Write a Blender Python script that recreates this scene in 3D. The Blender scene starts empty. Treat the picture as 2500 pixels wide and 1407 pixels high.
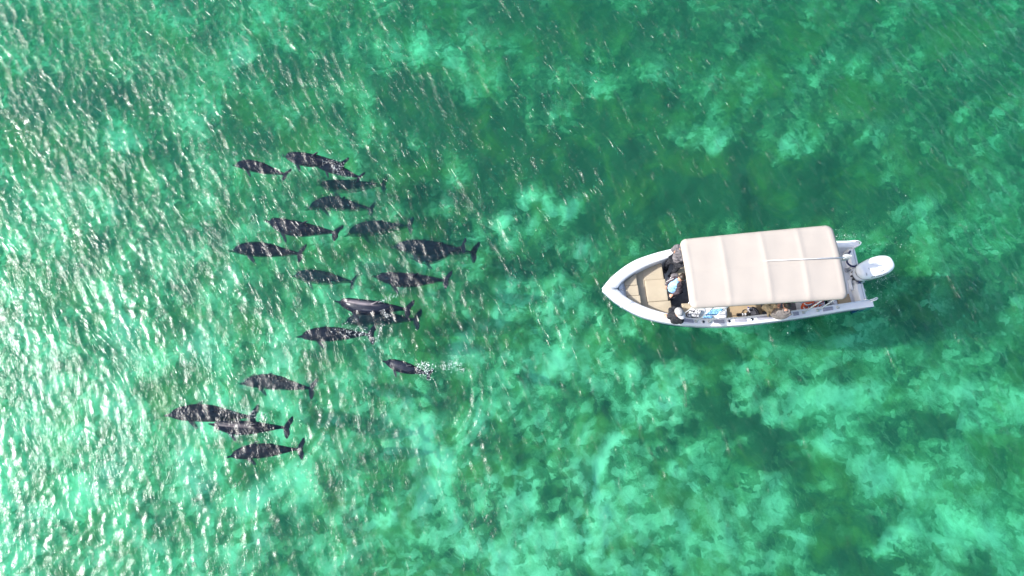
import bpy, bmesh, math, random
import numpy as np
from mathutils import Vector, Matrix, Euler

random.seed(7)
RNG = np.random.default_rng(11)
PI = math.pi
S = bpy.context.scene
C = S.collection

# ------------------------------------------------------------------ camera
CAM_H = 16.6
TILT = math.radians(17.0)
FPX = 1667.0                                    # focal length in pixels of a 2500 px wide frame
cam_d = bpy.data.cameras.new('camera')
cam = bpy.data.objects.new('camera', cam_d); C.objects.link(cam)
cam.location = (0, 0, CAM_H); cam.rotation_euler = (TILT, 0, 0)
cam_d.sensor_width = 36.0; cam_d.lens = 36.0 * FPX / 2500.0
cam_d.clip_start = 0.1; cam_d.clip_end = 5000
S.camera = cam

# ------------------------------------------------------------------ world, sun, exposure
SUN_ZEN = math.radians(56.0)
SUN_AZ = math.radians(181.0)                    # direction towards the sun, from +X counterclockwise
sun_dir = Vector((math.sin(SUN_ZEN) * math.cos(SUN_AZ), math.sin(SUN_ZEN) * math.sin(SUN_AZ), math.cos(SUN_ZEN)))
world = bpy.data.worlds.new('World'); S.world = world; world.use_nodes = True
wn = world.node_tree; wn.nodes.clear()
sky = wn.nodes.new('ShaderNodeTexSky'); sky.sky_type = 'NISHITA'; sky.sun_disc = False
sky.sun_elevation = PI / 2 - SUN_ZEN
sky.sun_rotation = math.atan2(sun_dir.x, sun_dir.y)
sky.air_density = 1.0; sky.dust_density = 2.6; sky.ozone_density = 1.0
bg = wn.nodes.new('ShaderNodeBackground'); bg.inputs['Strength'].default_value = 0.15
wo = wn.nodes.new('ShaderNodeOutputWorld')
wn.links.new(sky.outputs[0], bg.inputs[0]); wn.links.new(bg.outputs[0], wo.inputs[0])
sun_d = bpy.data.lights.new('sun', 'SUN'); sun_d.energy = 3.7; sun_d.angle = math.radians(0.5); sun_d.cycles.use_multiple_importance_sampling = False; sun_d.color = (1.0, 0.985, 0.96)
sun = bpy.data.objects.new('sun', sun_d); C.objects.link(sun)
sun.rotation_euler = sun_dir.to_track_quat('Z', 'Y').to_euler()
S.view_settings.view_transform = 'Standard'; S.view_settings.look = 'None'
S.view_settings.exposure = 1.04; S.view_settings.gamma = 1.0
S.view_settings.use_curve_mapping = False
S.render.engine = 'CYCLES'
S.cycles.use_denoising = True
S.cycles.use_adaptive_sampling = True; S.cycles.adaptive_threshold = 0.015
S.cycles.caustics_refractive = False; S.cycles.caustics_reflective = False
S.cycles.max_bounces = 6; S.cycles.transparent_max_bounces = 12
S.cycles.transmission_bounces = 5; S.cycles.volume_bounces = 1
S.cycles.sample_clamp_indirect = 4.0
S.cycles.volume_step_rate = 2.0


# ------------------------------------------------------------------ measuring: where a photographed point lies on a level at height z
def un(px, py, z=0.0):
    u = (px - 1250) / FPX; v = -(py - 703.5) / FPX
    dy = v * math.cos(TILT) + math.sin(TILT); dz = v * math.sin(TILT) - math.cos(TILT)
    k = (z - CAM_H) / dz
    return Vector((u * k, dy * k, z))


# ------------------------------------------------------------------ helpers
def link(name, me, mats=(), parent=None, smooth=False, props=None):
    o = bpy.data.objects.new(name, me); C.objects.link(o)
    for m in (mats if isinstance(mats, (list, tuple)) else [mats]): me.materials.append(m)
    if smooth:
        me.polygons.foreach_set('use_smooth', [True] * len(me.polygons))
    if parent is not None: o.parent = parent
    for k, v in (props or {}).items(): o[k] = v
    return o


def tag(o, label, cat, group=None):
    o['label'] = label; o['category'] = cat
    if group: o['group'] = group
    return o


def grid_mesh(name, xs, ys, Z):
    """xs, ys 1-D, Z (len(ys), len(xs)); returns mesh and index grid"""
    nx, ny = len(xs), len(ys)
    X, Y = np.meshgrid(xs, ys)
    co = np.stack([X, Y, Z], -1).reshape(-1, 3).astype(np.float32)
    idx = np.arange(nx * ny).reshape(ny, nx)
    q = np.stack([idx[:-1, :-1], idx[:-1, 1:], idx[1:, 1:], idx[1:, :-1]], -1).reshape(-1, 4)
    return co, q, idx


def mesh_np(name, co, quads):
    me = bpy.data.meshes.new(name)
    me.vertices.add(len(co)); me.vertices.foreach_set('co', co.astype(np.float32).ravel())
    n = len(quads)
    me.loops.add(n * 4); me.loops.foreach_set('vertex_index', quads.astype(np.int32).ravel())
    me.polygons.add(n); me.polygons.foreach_set('loop_start', np.arange(0, n * 4, 4, dtype=np.int32))
    me.update(calc_edges=True)
    me.validate()
    return me


class NT:
    """small node-tree builder"""
    def __init__(self, name):
        self.m = bpy.data.materials.new(name); self.m.use_nodes = True
        self.t = self.m.node_tree; self.t.nodes.clear()
        self.out = self.n('ShaderNodeOutputMaterial')

    def n(self, kind, props=None, **ins):
        nd = self.t.nodes.new(kind)
        for k, v in (props or {}).items(): setattr(nd, k, v)
        for k, v in ins.items():
            key = k.replace('_', ' ')
            key = int(key[1:]) if key[0] == 'i' and key[1:].isdigit() else key
            self.put(nd.inputs[key], v)
        return nd

    def put(self, sock, v):
        if isinstance(v, bpy.types.NodeSocket): self.t.links.new(v, sock)
        elif isinstance(v, bpy.types.Node): self.t.links.new(v.outputs[0], sock)
        else:
            if isinstance(v, (tuple, list)) and len(v) == 3 and sock.type == 'RGBA': v = (*v, 1)
            sock.default_value = v

    def math(self, op, a, b=0.0, c=None, clamp=False):
        nd = self.n('ShaderNodeMath', {'operation': op, 'use_clamp': clamp}, i0=a, i1=b)
        if c is not None: self.put(nd.inputs[2], c)
        return nd.outputs[0]

    def mix(self, f, a, b, blend='MIX'):
        nd = self.n('ShaderNodeMix', {'data_type': 'RGBA', 'blend_type': blend})
        self.put(nd.inputs[0], f); self.put(nd.inputs[6], a); self.put(nd.inputs[7], b)
        return nd.outputs[2]

    def ramp(self, f, stops, interp='LINEAR'):
        nd = self.n('ShaderNodeValToRGB', None, i0=f)
        cr = nd.color_ramp; cr.interpolation = interp
        while len(cr.elements) < len(stops): cr.elements.new(0.5)
        for e, (p, c) in zip(cr.elements, stops):
            e.position = p; e.color = (*c, 1) if isinstance(c, (tuple, list)) else (c, c, c, 1)
        return nd.outputs[0]

    def noise(self, vec, scale, detail=4, rough=0.55, dist=0.0, dims='3D'):
        nd = self.n('ShaderNodeTexNoise', {'noise_dimensions': dims}, Scale=scale, Detail=detail, Roughness=rough, Distortion=dist)
        if vec is not None: self.put(nd.inputs['Vector'], vec)
        return nd.outputs[0]

    def mapped(self, vec, loc=(0, 0, 0), rot=(0, 0, 0), scale=(1, 1, 1)):
        nd = self.n('ShaderNodeMapping', None, Vector=vec, Location=loc, Rotation=rot, Scale=scale)
        return nd.outputs[0]


def obj_co(t): return t.n('ShaderNodeTexCoord').outputs['Object']
def pos(t): return t.n('ShaderNodeNewGeometry').outputs['Position']


def plain(name, col, rough=0.5, metal=0.0, spec=0.5, nscale=None, namt=0.12, bump=0.0, bscale=40.0, coat=0.0, col2=None):
    """painted / moulded / woven surface with a little real colour variation and relief"""
    t = NT(name); co = obj_co(t)
    base = col
    if nscale:
        f = t.noise(co, nscale, 5, 0.6)
        c2 = col2 if col2 else tuple(c * (1 - namt * 2) for c in col)
        base = t.mix(t.ramp(f, [(0.35, 0.0), (0.65, 1.0)]), col, c2)
    p = t.n('ShaderNodeBsdfPrincipled', None, Base_Color=base, Roughness=rough, Metallic=metal)
    p.inputs['Specular IOR Level'].default_value = spec
    p.inputs['Coat Weight'].default_value = coat
    if bump:
        b = t.n('ShaderNodeBump', None, Strength=bump, Distance=0.004, Height=t.noise(co, bscale, 4, 0.6))
        t.put(p.inputs['Normal'], b)
    t.put(t.out.inputs[0], p)
    return t.m


# ------------------------------------------------------------------ noise fields (numpy)
def fft_field(n, dx, spec_fn, seed):
    r = np.random.default_rng(seed)
    k = np.fft.fftfreq(n, dx) * 2 * PI
    KX, KY = np.meshgrid(k, k)
    K = np.hypot(KX, KY); K[0, 0] = 1e-6
    A = spec_fn(KX, KY, K); A[0, 0] = 0
    ph = r.normal(size=(n, n)) + 1j * r.normal(size=(n, n))
    f = np.fft.ifft2(A * ph).real
    return f / f.std()


def wave_spec(theta, spread, lmin, lpeak, lmax, power=2.0):
    def fn(KX, KY, K):
        lam = 2 * PI / K
        ang = np.arctan2(KY, KX)
        d = np.abs(np.cos(ang - theta)) ** spread
        a = K ** (-power) * np.exp(-(lam / lmax) ** 4) * np.exp(-(lmin / lam) ** 4)
        return a * d
    return fn


def samp(F, dx, X, Y):
    n = F.shape[0]
    i = (Y / dx) % n; j = (X / dx) % n
    i0 = np.floor(i).astype(int); j0 = np.floor(j).astype(int)
    fi = i - i0; fj = j - j0
    i0 %= n; j0 %= n; i1 = (i0 + 1) % n; j1 = (j0 + 1) % n
    return (F[i0, j0] * (1 - fi) * (1 - fj) + F[i0, j1] * (1 - fi) * fj + F[i1, j0] * fi * (1 - fj) + F[i1, j1] * fi * fj)


def sstep(a, b, x):
    t = np.clip((x - a) / (b - a), 0, 1); return t * t * (3 - 2 * t)


# ------------------------------------------------------------------ sea surface
def axis(lo, hi, d, far):
    inner = np.arange(lo, hi + d / 2, d)
    steps = []; s = d; p = 0
    while p < far: s *= 1.25; p += s; steps.append(p)
    steps = np.array(steps)
    return np.concatenate([(lo - steps)[::-1], inner, hi + steps])


DX = 0.04
wx = axis(-19.5, 19.5, DX, 900); wy = axis(-3.6, 15.6, DX, 900)
WX, WY = np.meshgrid(wx, wy)
NF = 1024
th = math.radians(24)
w1 = fft_field(NF, DX, wave_spec(th, 7, 0.11, 0.3, 0.56, 1.7), 3)
w2 = fft_field(NF, DX, wave_spec(th + 0.45, 3, 0.09, 0.2, 0.28, 1.3), 4)
w3 = fft_field(NF, DX, wave_spec(th - 0.9, 3, 0.10, 0.3, 0.40, 1.8), 5)
w4 = fft_field(NF, DX, wave_spec(th + 0.2, 4, 0.9, 2.2, 3.5, 2.0), 6)
patch = fft_field(NF, DX, lambda a, b, K: K ** -1.6 * np.exp(-(0.8 * K / (2 * PI)) ** 2), 8)


def wave_height(X, Y):
    near = sstep(30, 19.5, np.abs(X)) * sstep(24, 15.6, Y) * sstep(-12, -3.6, Y)
    m = 1.0 + 0.28 * samp(patch, DX, X, Y)
    m = np.clip(m, 0.35, 1.7)
    # crests are steeper on the windward (left) side of the frame
    side = 1.0 - 0.18 * sstep(-4, 5, X)
    # sharpen crests a little
    a = samp(w1, DX, X, Y); a = a + 0.22 * (a * a - 1)
    z = 0.0090 * a + 0.0036 * samp(w2, DX, X, Y) + 0.0034 * samp(w3, DX, X, Y)
    z = z * m * side + 0.014 * samp(w4, DX, X, Y)
    # curved waves pushed up behind the pod
    for (px, py, r0, r1, lam, amp, a0, a1) in RINGS:
        c = un(px, py, 0)
        dx_, dy_ = X - c.x, Y - c.y
        r = np.hypot(dx_, dy_); an = np.arctan2(dy_, dx_)
        w = sstep(r0, r0 + 0.35, r) * sstep(r1, r1 - 0.5, r) * np.exp(-((an - (a0 + a1) / 2) / ((a1 - a0) / 2)) ** 4)
        z = z + amp * w * np.cos(2 * PI * (r - r0) / lam + 0.5 * np.sin(5 * an))
    # faint rings pushed out along the hull of the boat
    c, e = un(1800, 690, 0), (un(2110, 668, 0) - un(1490, 706, 0)).normalized()
    lx = (X - c.x) * e.x + (Y - c.y) * e.y; ly = -(X - c.x) * e.y + (Y - c.y) * e.x
    d_ = (np.hypot(lx / 3.3, ly / 1.0) - 1.0) * 1.0
    z = z + 0.006 * sstep(-0.1, 0.02, d_) * np.exp(-np.clip(d_, 0, 9) / 0.45) * np.cos(2 * PI * d_ / 0.21 + 1.3 * np.sin(3.1 * lx))
    return z * near


RINGS = [(985, 955, 1.3, 2.5, 0.22, 0.011, math.radians(-62), math.radians(18)),
         (640, 1000, 1.2, 2.1, 0.25, 0.010, math.radians(-70), math.radians(30)),
         (930, 830, 0.5, 1.1, 0.16, 0.006, math.radians(-80), math.radians(60)),
         (1050, 905, 0.25, 1.0, 0.15, 0.006, math.radians(-80), math.radians(80))]
WZ = wave_height(WX, WY)
co, q, idx = grid_mesh('water', wx, wy, WZ)
# close the body of water: skirt and bottom
ring = np.concatenate([idx[0, :], idx[1:, -1], idx[-1, -2::-1], idx[-2:0:-1, 0]])
base = len(co)
low = co[ring].copy(); low[:, 2] = -9.0
co = np.vstack([co, low])
nr = len(ring)
a_ = np.arange(nr); b_ = (a_ + 1) % nr
skirt = np.stack([ring[a_], base + a_, base + b_, ring[b_]], -1)
water_me = mesh_np('water', co, np.vstack([q, skirt]))
bm = bmesh.new(); bm.from_mesh(water_me); bm.verts.ensure_lookup_table()
bm.faces.new([bm.verts[base + i] for i in range(nr - 1, -1, -1)])
bm.to_mesh(water_me); bm.free()

t = NT('sea_water')
P = pos(t)
def along_crest(ang, squeeze, loc=(0, 0, 0)):
    """coordinates turned so that x runs across the crests, then stretched along them"""
    return t.mapped(t.mapped(P, loc=loc, rot=(0, 0, -ang)), scale=(1.0, squeeze, 1.0))


n1 = t.noise(along_crest(th, 0.42), 8.0, 3, 0.6, 0.8)
n2 = t.noise(along_crest(th + 0.35, 0.45), 22.0, 3, 0.68, 0.9)
pt = t.ramp(t.noise(P, 0.55, 2, 0.6, 0.6), [(0.38, 0.35), (0.62, 1.0)])
hsum = t.math('ADD', t.math('MULTIPLY', n1, 0.024), t.math('MULTIPLY', n2, 0.013))
hsum = t.math('MULTIPLY', hsum, pt)
# short sharp capillary crests, broken into dashes
for sc_, rot_, seed_, amp_ in ((2.0, 0.32, 0.0, 0.0085), (3.3, 0.12, 7.0, 0.006)):
    cn = t.noise(along_crest(th + rot_, 0.26, (seed_, seed_, 0)), sc_, 2, 0.5, 0.7)
    line = t.math('MAXIMUM', 0.0, t.math('SUBTRACT', 1.0, t.math('MULTIPLY', t.math('ABSOLUTE', t.math('SUBTRACT', cn, 0.5)), 34.0)))
    dash = t.ramp(t.noise(t.mapped(P, loc=(0, seed_, 3)), 2.7 * sc_ / 2.6, 1, 0.5), [(0.50, 0.0), (0.60, 1.0)])
    hsum = t.math('ADD', hsum, t.math('MULTIPLY', t.math('MULTIPLY', line, dash), amp_))
bump = t.n('ShaderNodeBump', None, Strength=1.0, Distance=1.0, Height=hsum)
bump2 = t.n('ShaderNodeBump', None, Strength=1.0, Distance=1.3, Height=hsum)
fres = t.n('ShaderNodeFresnel', None, IOR=1.34, Normal=bump.outputs[0])
trans = t.n('ShaderNodeBsdfTransparent', None, Color=(1, 1, 1))
refr = t.n('ShaderNodeBsdfRefraction', None, Color=(1, 1, 1), Roughness=0.0, IOR=1.17, Normal=bump2.outputs[0])
gl = t.n('ShaderNodeBsdfAnisotropic', None, Color=(1, 1, 1), Roughness=0.26, Normal=bump.outputs[0])
m1 = t.n('ShaderNodeMixShader', None, Fac=0.42); t.put(m1.inputs[1], trans); t.put(m1.inputs[2], refr)
# seen from below the surface lets all light out (this refraction is milder than the true one, so it has no total reflection)
front = t.math('SUBTRACT', 1.0, t.n('ShaderNodeNewGeometry').outputs['Backfacing'])
m2 = t.n('ShaderNodeMixShader', None, Fac=t.math('MULTIPLY', fres.outputs[0], front)); t.put(m2.inputs[1], m1); t.put(m2.inputs[2], gl)
t.put(t.out.inputs['Surface'], m2)
va = t.n('ShaderNodeVolumeAbsorption', None, Color=(0.27, 0.90, 0.735), Density=0.42)
vs = t.n('ShaderNodeVolumeScatter', None, Color=(0.13, 0.70, 0.84), Density=0.050, Anisotropy=0.3)
ad = t.n('ShaderNodeAddShader'); t.put(ad.inputs[0], va); t.put(ad.inputs[1], vs)
t.put(t.out.inputs['Volume'], ad)
water = link('water', water_me, t.m, smooth=True, props={'kind': 'structure'})

# ------------------------------------------------------------------ sea bed
bx = axis(-22, 22, 0.09, 900); by = axis(-5, 18, 0.09, 900)
BX, BY = np.meshgrid(bx, by)
BD = 0.09
f1 = fft_field(512, BD, lambda a, b, K: K ** -2.0 * np.exp(-(0.15 * K / (2 * PI)) ** 2), 21)
f2 = fft_field(512, BD, lambda a, b, K: K ** -1.7 * np.exp(-(0.15 * K / (2 * PI)) ** 2) * (K > 2 * PI / 3.0), 22)
f3 = fft_field(512, BD, lambda a, b, K: K ** -1.5 * (K > 2 * PI / 1.6), 23)
BED = -2.3
# patches of sand (+) and weed (-), all but one measured in the photograph: x, y, rx, ry, amount, slant
BLOBS = [(573, 130, 26, 20, 1.6), (488, 265, 32, 28, 1.7), (275, 165, 22, 18, 1.3), (300, 325, 22, 28, 1.5), (640, 20, 45, 30, 1.2),
         (1110, 110, 130, 60, 0.9), (700, 190, 60, 18, 0.6), (790, 370, 110, 45, 0.7), (1000, 330, 60, 40, 0.5),
         (1355, 497, 62, 24, 1.9), (1385, 235, 25, 20, 1.2), (1470, 190, 30, 20, 0.8), (1395, 300, 18, 15, 0.7), (1725, 320, 75, 42, 1.0), (1940, 350, 34, 32, 1.5),
         (1225, 550, 32, 25, 1.5), (1410, 600, 35, 25, 1.6), (1365, 560, 28, 20, 1.1), (2060, 145, 45, 16, 0.9), (2340, 520, 70, 30, 1.2),
         (2130, 345, 50, 16, 0.8), (2385, 410, 30, 16, 1.2), (2480, 360, 40, 90, 0.6), (2120, 575, 50, 40, 0.9), (1665, 398, 10, 9, 1.3), (1090, 280, 20, 12, 0.9),
         (820, 585, 60, 26, 0.8), (870, 660, 90, 30, 0.7), (1065, 645, 60, 24, 1.1), (1290, 760, 120, 60, 0.8), (1360, 860, 110, 60, 0.9),
         (1570, 960, 90, 70, 0.8), (1480, 1130, 22, 40, 2.0), (1060, 1190, 38, 75, 1.9), (1020, 1100, 25, 30, 1.2), (1215, 985, 30, 14, 1.0),
         (2200, 1180, 45, 40, 1.3), (2290, 1230, 60, 28, 1.2), (2215, 1320, 50, 26, 2.0), (2160, 1345, 30, 14, 1.2), (2030, 1110, 80, 40, 1.0), (2400, 1300, 70, 35, 1.3), (1230, 1370, 60, 26, 1.3),
         (1900, 890, 200, 80, 0.5), (2130, 850, 110, 45, 0.7), (1980, 1300, 90, 40, 0.6), (1500, 1290, 110, 60, 0.6), (1700, 1250, 80, 40, 0.6),
         (2080, 960, 120, 40, 0.8), (2420, 980, 80, 60, 0.7), (60, 560, 60, 60, 0.6), (70, 1150, 160, 160, 0.35), (330, 830, 60, 60, 0.8), (500, 480, 60, 60, 0.5),
         (1290, 385, 120, 60, -2.0), (1010, 240, 90, 60, -1.5), (1560, 270, 130, 34, -1.2), (1740, 430, 260, 70, -2.0), (2230, 430, 130, 70, -0.3),
         (1880, 500, 140, 40, -1.6), (1100, 300, 160, 50, -1.2), (1500, 520, 160, 50, -0.7), (1560, 400, 180, 60, -1.3), (700, 165, 80, 34, -1.6), (1330, 40, 260, 50, -1.2), (1900, 60, 400, 60, -0.35), (2300, 230, 220, 90, -0.2),
         (1735, 985, 40, 24, -2.4), (1800, 1030, 40, 22, -2.4), (1860, 1080, 50, 24, -2.4), (1950, 1160, 45, 22, -2.2), (2010, 1210, 40, 18, -1.6), (2050, 1260, 40, 30, -1.2), (1475, 1022, 26, 18, -1.5),
         (1680, 850, 130, 26, -2.0), (1480, 745, 40, 16, -0.9), (2110, 1370, 80, 50, -2.0), (2300, 1010, 40, 14, -1.0), (1240, 1080, 60, 30, -0.9),
         (1600, 590, 70, 40, -0.6), (2330, 640, 200, 90, 0.35), (400, 420, 90, 60, -0.3), (200, 240, 160, 80, -1.0), (830, 1330, 150, 60, -0.3),  # broad faint pale patch right of the boat is added to offset its shadow
         (1000, 830, 60, 50, -0.5), (620, 330, 90, 50, -1.1), (1240, 1270, 90, 26, -0.7), (1010, 480, 60, 30, -0.4)]
warpx = samp(f2, BD, BX + 9.1, BY) * 0.25; warpy = samp(f2, BD, BX, BY + 7.7) * 0.22
QX, QY = BX + warpx, BY + warpy
sand = np.zeros_like(BX)
for (px, py, rx, ry, am) in BLOBS:
    k = 0.0102
    c0 = un(px, py, 0)
    # the bed shows through the refracting surface: a little nearer than it lies
    v = Vector((c0.x, c0.y, -CAM_H)).normalized()
    sinr = math.hypot(v.x, v.y) / 1.07
    hh = math.hypot(v.x, v.y)
    run = -BED * sinr / math.sqrt(1 - sinr * sinr)
    cx, cy = c0.x + v.x / hh * run, c0.y + v.y / hh * run
    sc = (c0 - Vector((0, 0, CAM_H))).length / FPX * 1.12
    sand += am * np.exp(-(((QX - cx) / (rx * sc)) ** 2 + ((QY - cy) / (ry * sc * 1.1)) ** 2) ** 1.3)
grad = 0.55 * sstep(9.5, 0.5, BY) + 0.10 * sstep(4, -9, BX)
inner = sstep(40, 22, np.abs(BX)) * sstep(32, 18, BY)
sand = 0.35 + (sand * 0.36 + grad * 0.44 - 0.12) * inner + 0.055 * samp(f1, BD, BX, BY) + 0.11 * samp(f2, BD, BX, BY) + 0.055 * samp(f3, BD, BX, BY)
BZ = BED + 0.10 * samp(f1, BD, BX, BY) + 0.05 * samp(f2, BD, BX + 3, BY) + 0.02 * samp(f3, BD, BX, BY) - 0.06 * sand - 0.04 * np.clip(BY - 6, 0, 12)
co, q, idx = grid_mesh('bed', bx, by, BZ)
bed_me = mesh_np('sea_bed', co, q)
at = bed_me.attributes.new('sand_cover', 'FLOAT', 'POINT'); at.data.foreach_set('value', sand.ravel().astype(np.float32))
t = NT('bed_sand_and_weed')
P = pos(t)
sd = t.n('ShaderNodeAttribute', {'attribute_name': 'sand_cover'}).outputs['Fac']
nz = t.math('ADD', t.math('MULTIPLY', t.noise(P, 1.9, 7, 0.80, 0.8), 0.65), t.math('MULTIPLY', t.noise(P, 7.5, 4, 0.75, 1.0), 0.35)); nz2 = t.noise(P, 0.8, 4, 0.6, 1.0)
cell = t.n('ShaderNodeTexVoronoi', {'feature': 'SMOOTH_F1'}, Vector=t.n('ShaderNodeVectorMath', {'operation': 'ADD'}, i0=P, i1=t.n('ShaderNodeVectorMath', {'operation': 'SCALE'}, i0=t.n('ShaderNodeTexNoise', None, Vector=P, Scale=3.0, Detail=4).outputs['Color'], Scale=0.55)), Scale=4.4, Smoothness=0.06)
cellv = t.n('ShaderNodeSeparateXYZ', None, Vector=cell.outputs['Color']).outputs[0]
sd = t.math('ADD', sd, t.math('MULTIPLY', t.math('SUBTRACT', cellv, 0.5), 0.46))
f = t.math('ADD', sd, t.math('MULTIPLY', t.math('SUBTRACT', nz, 0.5), 1.35))
col = t.ramp(f, [(0.14, (0.055, 0.095, 0.055)), (0.33, (0.14, 0.215, 0.115)), (0.46, (0.25, 0.34, 0.21)), (0.55, (0.42, 0.50, 0.36)), (0.72, (0.68, 0.72, 0.60)), (0.92, (0.90, 0.88, 0.80))])
yel = t.ramp(nz2, [(0.50, 0.0), (0.62, 1.0)])
col = t.mix(t.math('MULTIPLY', yel, 0.60), col, (0.20, 0.24, 0.05))
pb = t.n('ShaderNodeBsdfPrincipled', None, Base_Color=col, Roughness=0.95)
bp = t.n('ShaderNodeBump', None, Strength=0.6, Distance=0.06, Height=t.noise(P, 6.0, 5, 0.6))
t.put(pb.inputs['Normal'], bp); t.put(t.out.inputs[0], pb)
link('sea_bed', bed_me, t.m, smooth=True, props={'kind': 'structure'})

# ------------------------------------------------------------------ mesh builder
class MB:
    def __init__(self): self.v = []; self.f = []; self.mi = []

    def add(self, vs, fs, mi=0):
        b = len(self.v); self.v += [tuple(p) for p in vs]
        self.f += [tuple(i + b for i in f) for f in fs]; self.mi += [mi] * len(fs)
        return self

    def box(self, x0, x1, y0, y1, z0, z1, mi=0):
        vs = [(x, y, z) for z in (z0, z1) for x, y in ((x0, y0), (x1, y0), (x1, y1), (x0, y1))]
        return self.add(vs, [(3, 2, 1, 0), (4, 5, 6, 7), (0, 1, 5, 4), (1, 2, 6, 5), (2, 3, 7, 6), (3, 0, 4, 7)], mi)

    def prism(self, pts, z0, z1, bev=0.0, mi=0):
        """outline (counterclockwise) extruded from z0 to z1 with a rolled upper edge"""
        n = len(pts)
        area = sum(pts[i][0] * pts[(i + 1) % n][1] - pts[(i + 1) % n][0] * pts[i][1] for i in range(n))
        if area < 0: pts = pts[::-1]
        def inset(d):
            out = []
            for i in range(n):
                a, b, c = Vector(pts[i - 1][:2]), Vector(pts[i][:2]), Vector(pts[(i + 1) % n][:2])
                e1 = (b - a).normalized(); e2 = (c - b).normalized()
                n1 = Vector((-e1.y, e1.x)); n2 = Vector((-e2.y, e2.x))
                m = n1 + n2; L = m.length
                if L < 1e-5: out.append(b + n1 * d); continue
                m /= L; out.append(b + m * (d / max(0.35, m.dot(n1))))
            return out
        rings = [(pts, z0)]
        if bev > 0:
            rings += [(pts, z1 - bev), (inset(bev * 0.3), z1 - bev * 0.3), (inset(bev), z1)]
        else: rings += [(pts, z1)]
        vs = []; fs = []
        for r, z in rings: vs += [(p[0], p[1], z) for p in r]
        for k in range(len(rings) - 1):
            for i in range(n):
                j = (i + 1) % n
                fs.append((k * n + i, k * n + j, (k + 1) * n + j, (k + 1) * n + i))
        fs.append(tuple(range(n - 1, -1, -1))); b = (len(rings) - 1) * n
        fs.append(tuple(range(b, b + n)))
        return self.add(vs, fs, mi)

    def tube(self, pts, r, seg=8, mi=0, closed=False, cap=True):
        pts = [Vector(p) for p in pts]; n = len(pts)
        rs = r if isinstance(r, (list, tuple)) else [r] * n
        vs = []; fs = []; prev = None
        for i, p in enumerate(pts):
            if closed: d = pts[(i + 1) % n] - pts[i - 1]
            else: d = pts[min(i + 1, n - 1)] - pts[max(i - 1, 0)]
            d.normalize()
            if prev is None:
                u = d.cross(Vector((0, 0, 1)))
                if u.length < 1e-3: u = d.cross(Vector((1, 0, 0)))
            else: u = prev - d * prev.dot(d)
            u.normalize(); prev = u; w = d.cross(u)
            for k in range(seg):
                a = 2 * PI * k / seg
                vs.append(p + (u * math.cos(a) + w * math.sin(a)) * rs[i])
        m = n if closed else n - 1
        for i in range(m):
            for k in range(seg):
                a = i * seg + k; b = i * seg + (k + 1) % seg
                c = ((i + 1) % n) * seg + (k + 1) % seg; d_ = ((i + 1) % n) * seg + k
                fs.append((a, b, c, d_))
        if cap and not closed:
            fs.append(tuple(range(seg - 1, -1, -1))); fs.append(tuple(range((n - 1) * seg, n * seg)))
        return self.add(vs, fs, mi)

    def lathe(self, prof, c=(0, 0, 0), seg=16, mi=0):
        vs = []; fs = []; n = len(prof)
        for r, z in prof:
            for k in range(seg):
                a = 2 * PI * k / seg; vs.append((c[0] + r * math.cos(a), c[1] + r * math.sin(a), c[2] + z))
        for i in range(n - 1):
            for k in range(seg):
                fs.append((i * seg + k, i * seg + (k + 1) % seg, (i + 1) * seg + (k + 1) % seg, (i + 1) * seg + k))
        fs.append(tuple(range(seg - 1, -1, -1))); fs.append(tuple(range((n - 1) * seg, n * seg)))
        return self.add(vs, fs, mi)

    def ellip(self, c, r, rot=(0, 0, 0), nu=14, nv=10, mi=0, jitter=0.0):
        R = Euler(rot).to_matrix(); vs = []; fs = []
        for i in range(nv + 1):
            p = PI * i / nv
            for k in range(nu):
                a = 2 * PI * k / nu
                j = 1 + jitter * (random.random() - 0.5)
                q_ = R @ Vector((r[0] * math.sin(p) * math.cos(a) * j, r[1] * math.sin(p) * math.sin(a) * j, r[2] * math.cos(p)))
                vs.append(Vector(c) + q_)
        for i in range(nv):
            for k in range(nu):
                fs.append((i * nu + k, (i + 1) * nu + k, (i + 1) * nu + (k + 1) % nu, i * nu + (k + 1) % nu))
        return self.add(vs, fs, mi)

    def loft(self, rings, cap=True, mi=0, flip=False):
        n = len(rings[0]); vs = []; fs = []
        for r in rings: vs += list(r)
        for i in range(len(rings) - 1):
            for k in range(n):
                fs.append((i * n + k, i * n + (k + 1) % n, (i + 1) * n + (k + 1) % n, (i + 1) * n + k))
        if cap: fs.append(tuple(range(n - 1, -1, -1))); fs.append(tuple(range((len(rings) - 1) * n, len(rings) * n)))
        if flip: fs = [f[::-1] for f in fs]
        return self.add(vs, fs, mi)

    def strip(self, rings, mi=0):
        n = len(rings[0]); vs = []; fs = []
        for r in rings: vs += list(r)
        for i in range(len(rings) - 1):
            for k in range(n - 1):
                fs.append((i * n + k, i * n + k + 1, (i + 1) * n + k + 1, (i + 1) * n + k))
        return self.add(vs, fs, mi)

    def mesh(self, name):
        me = bpy.data.meshes.new(name); me.from_pydata(self.v, [], self.f); me.update()
        bm = bmesh.new(); bm.from_mesh(me)
        bmesh.ops.remove_doubles(bm, verts=bm.verts, dist=1e-5)
        bmesh.ops.dissolve_degenerate(bm, edges=bm.edges, dist=1e-6)
        bmesh.ops.recalc_face_normals(bm, faces=bm.faces)
        bm.to_mesh(me); bm.free()
        return me

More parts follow.
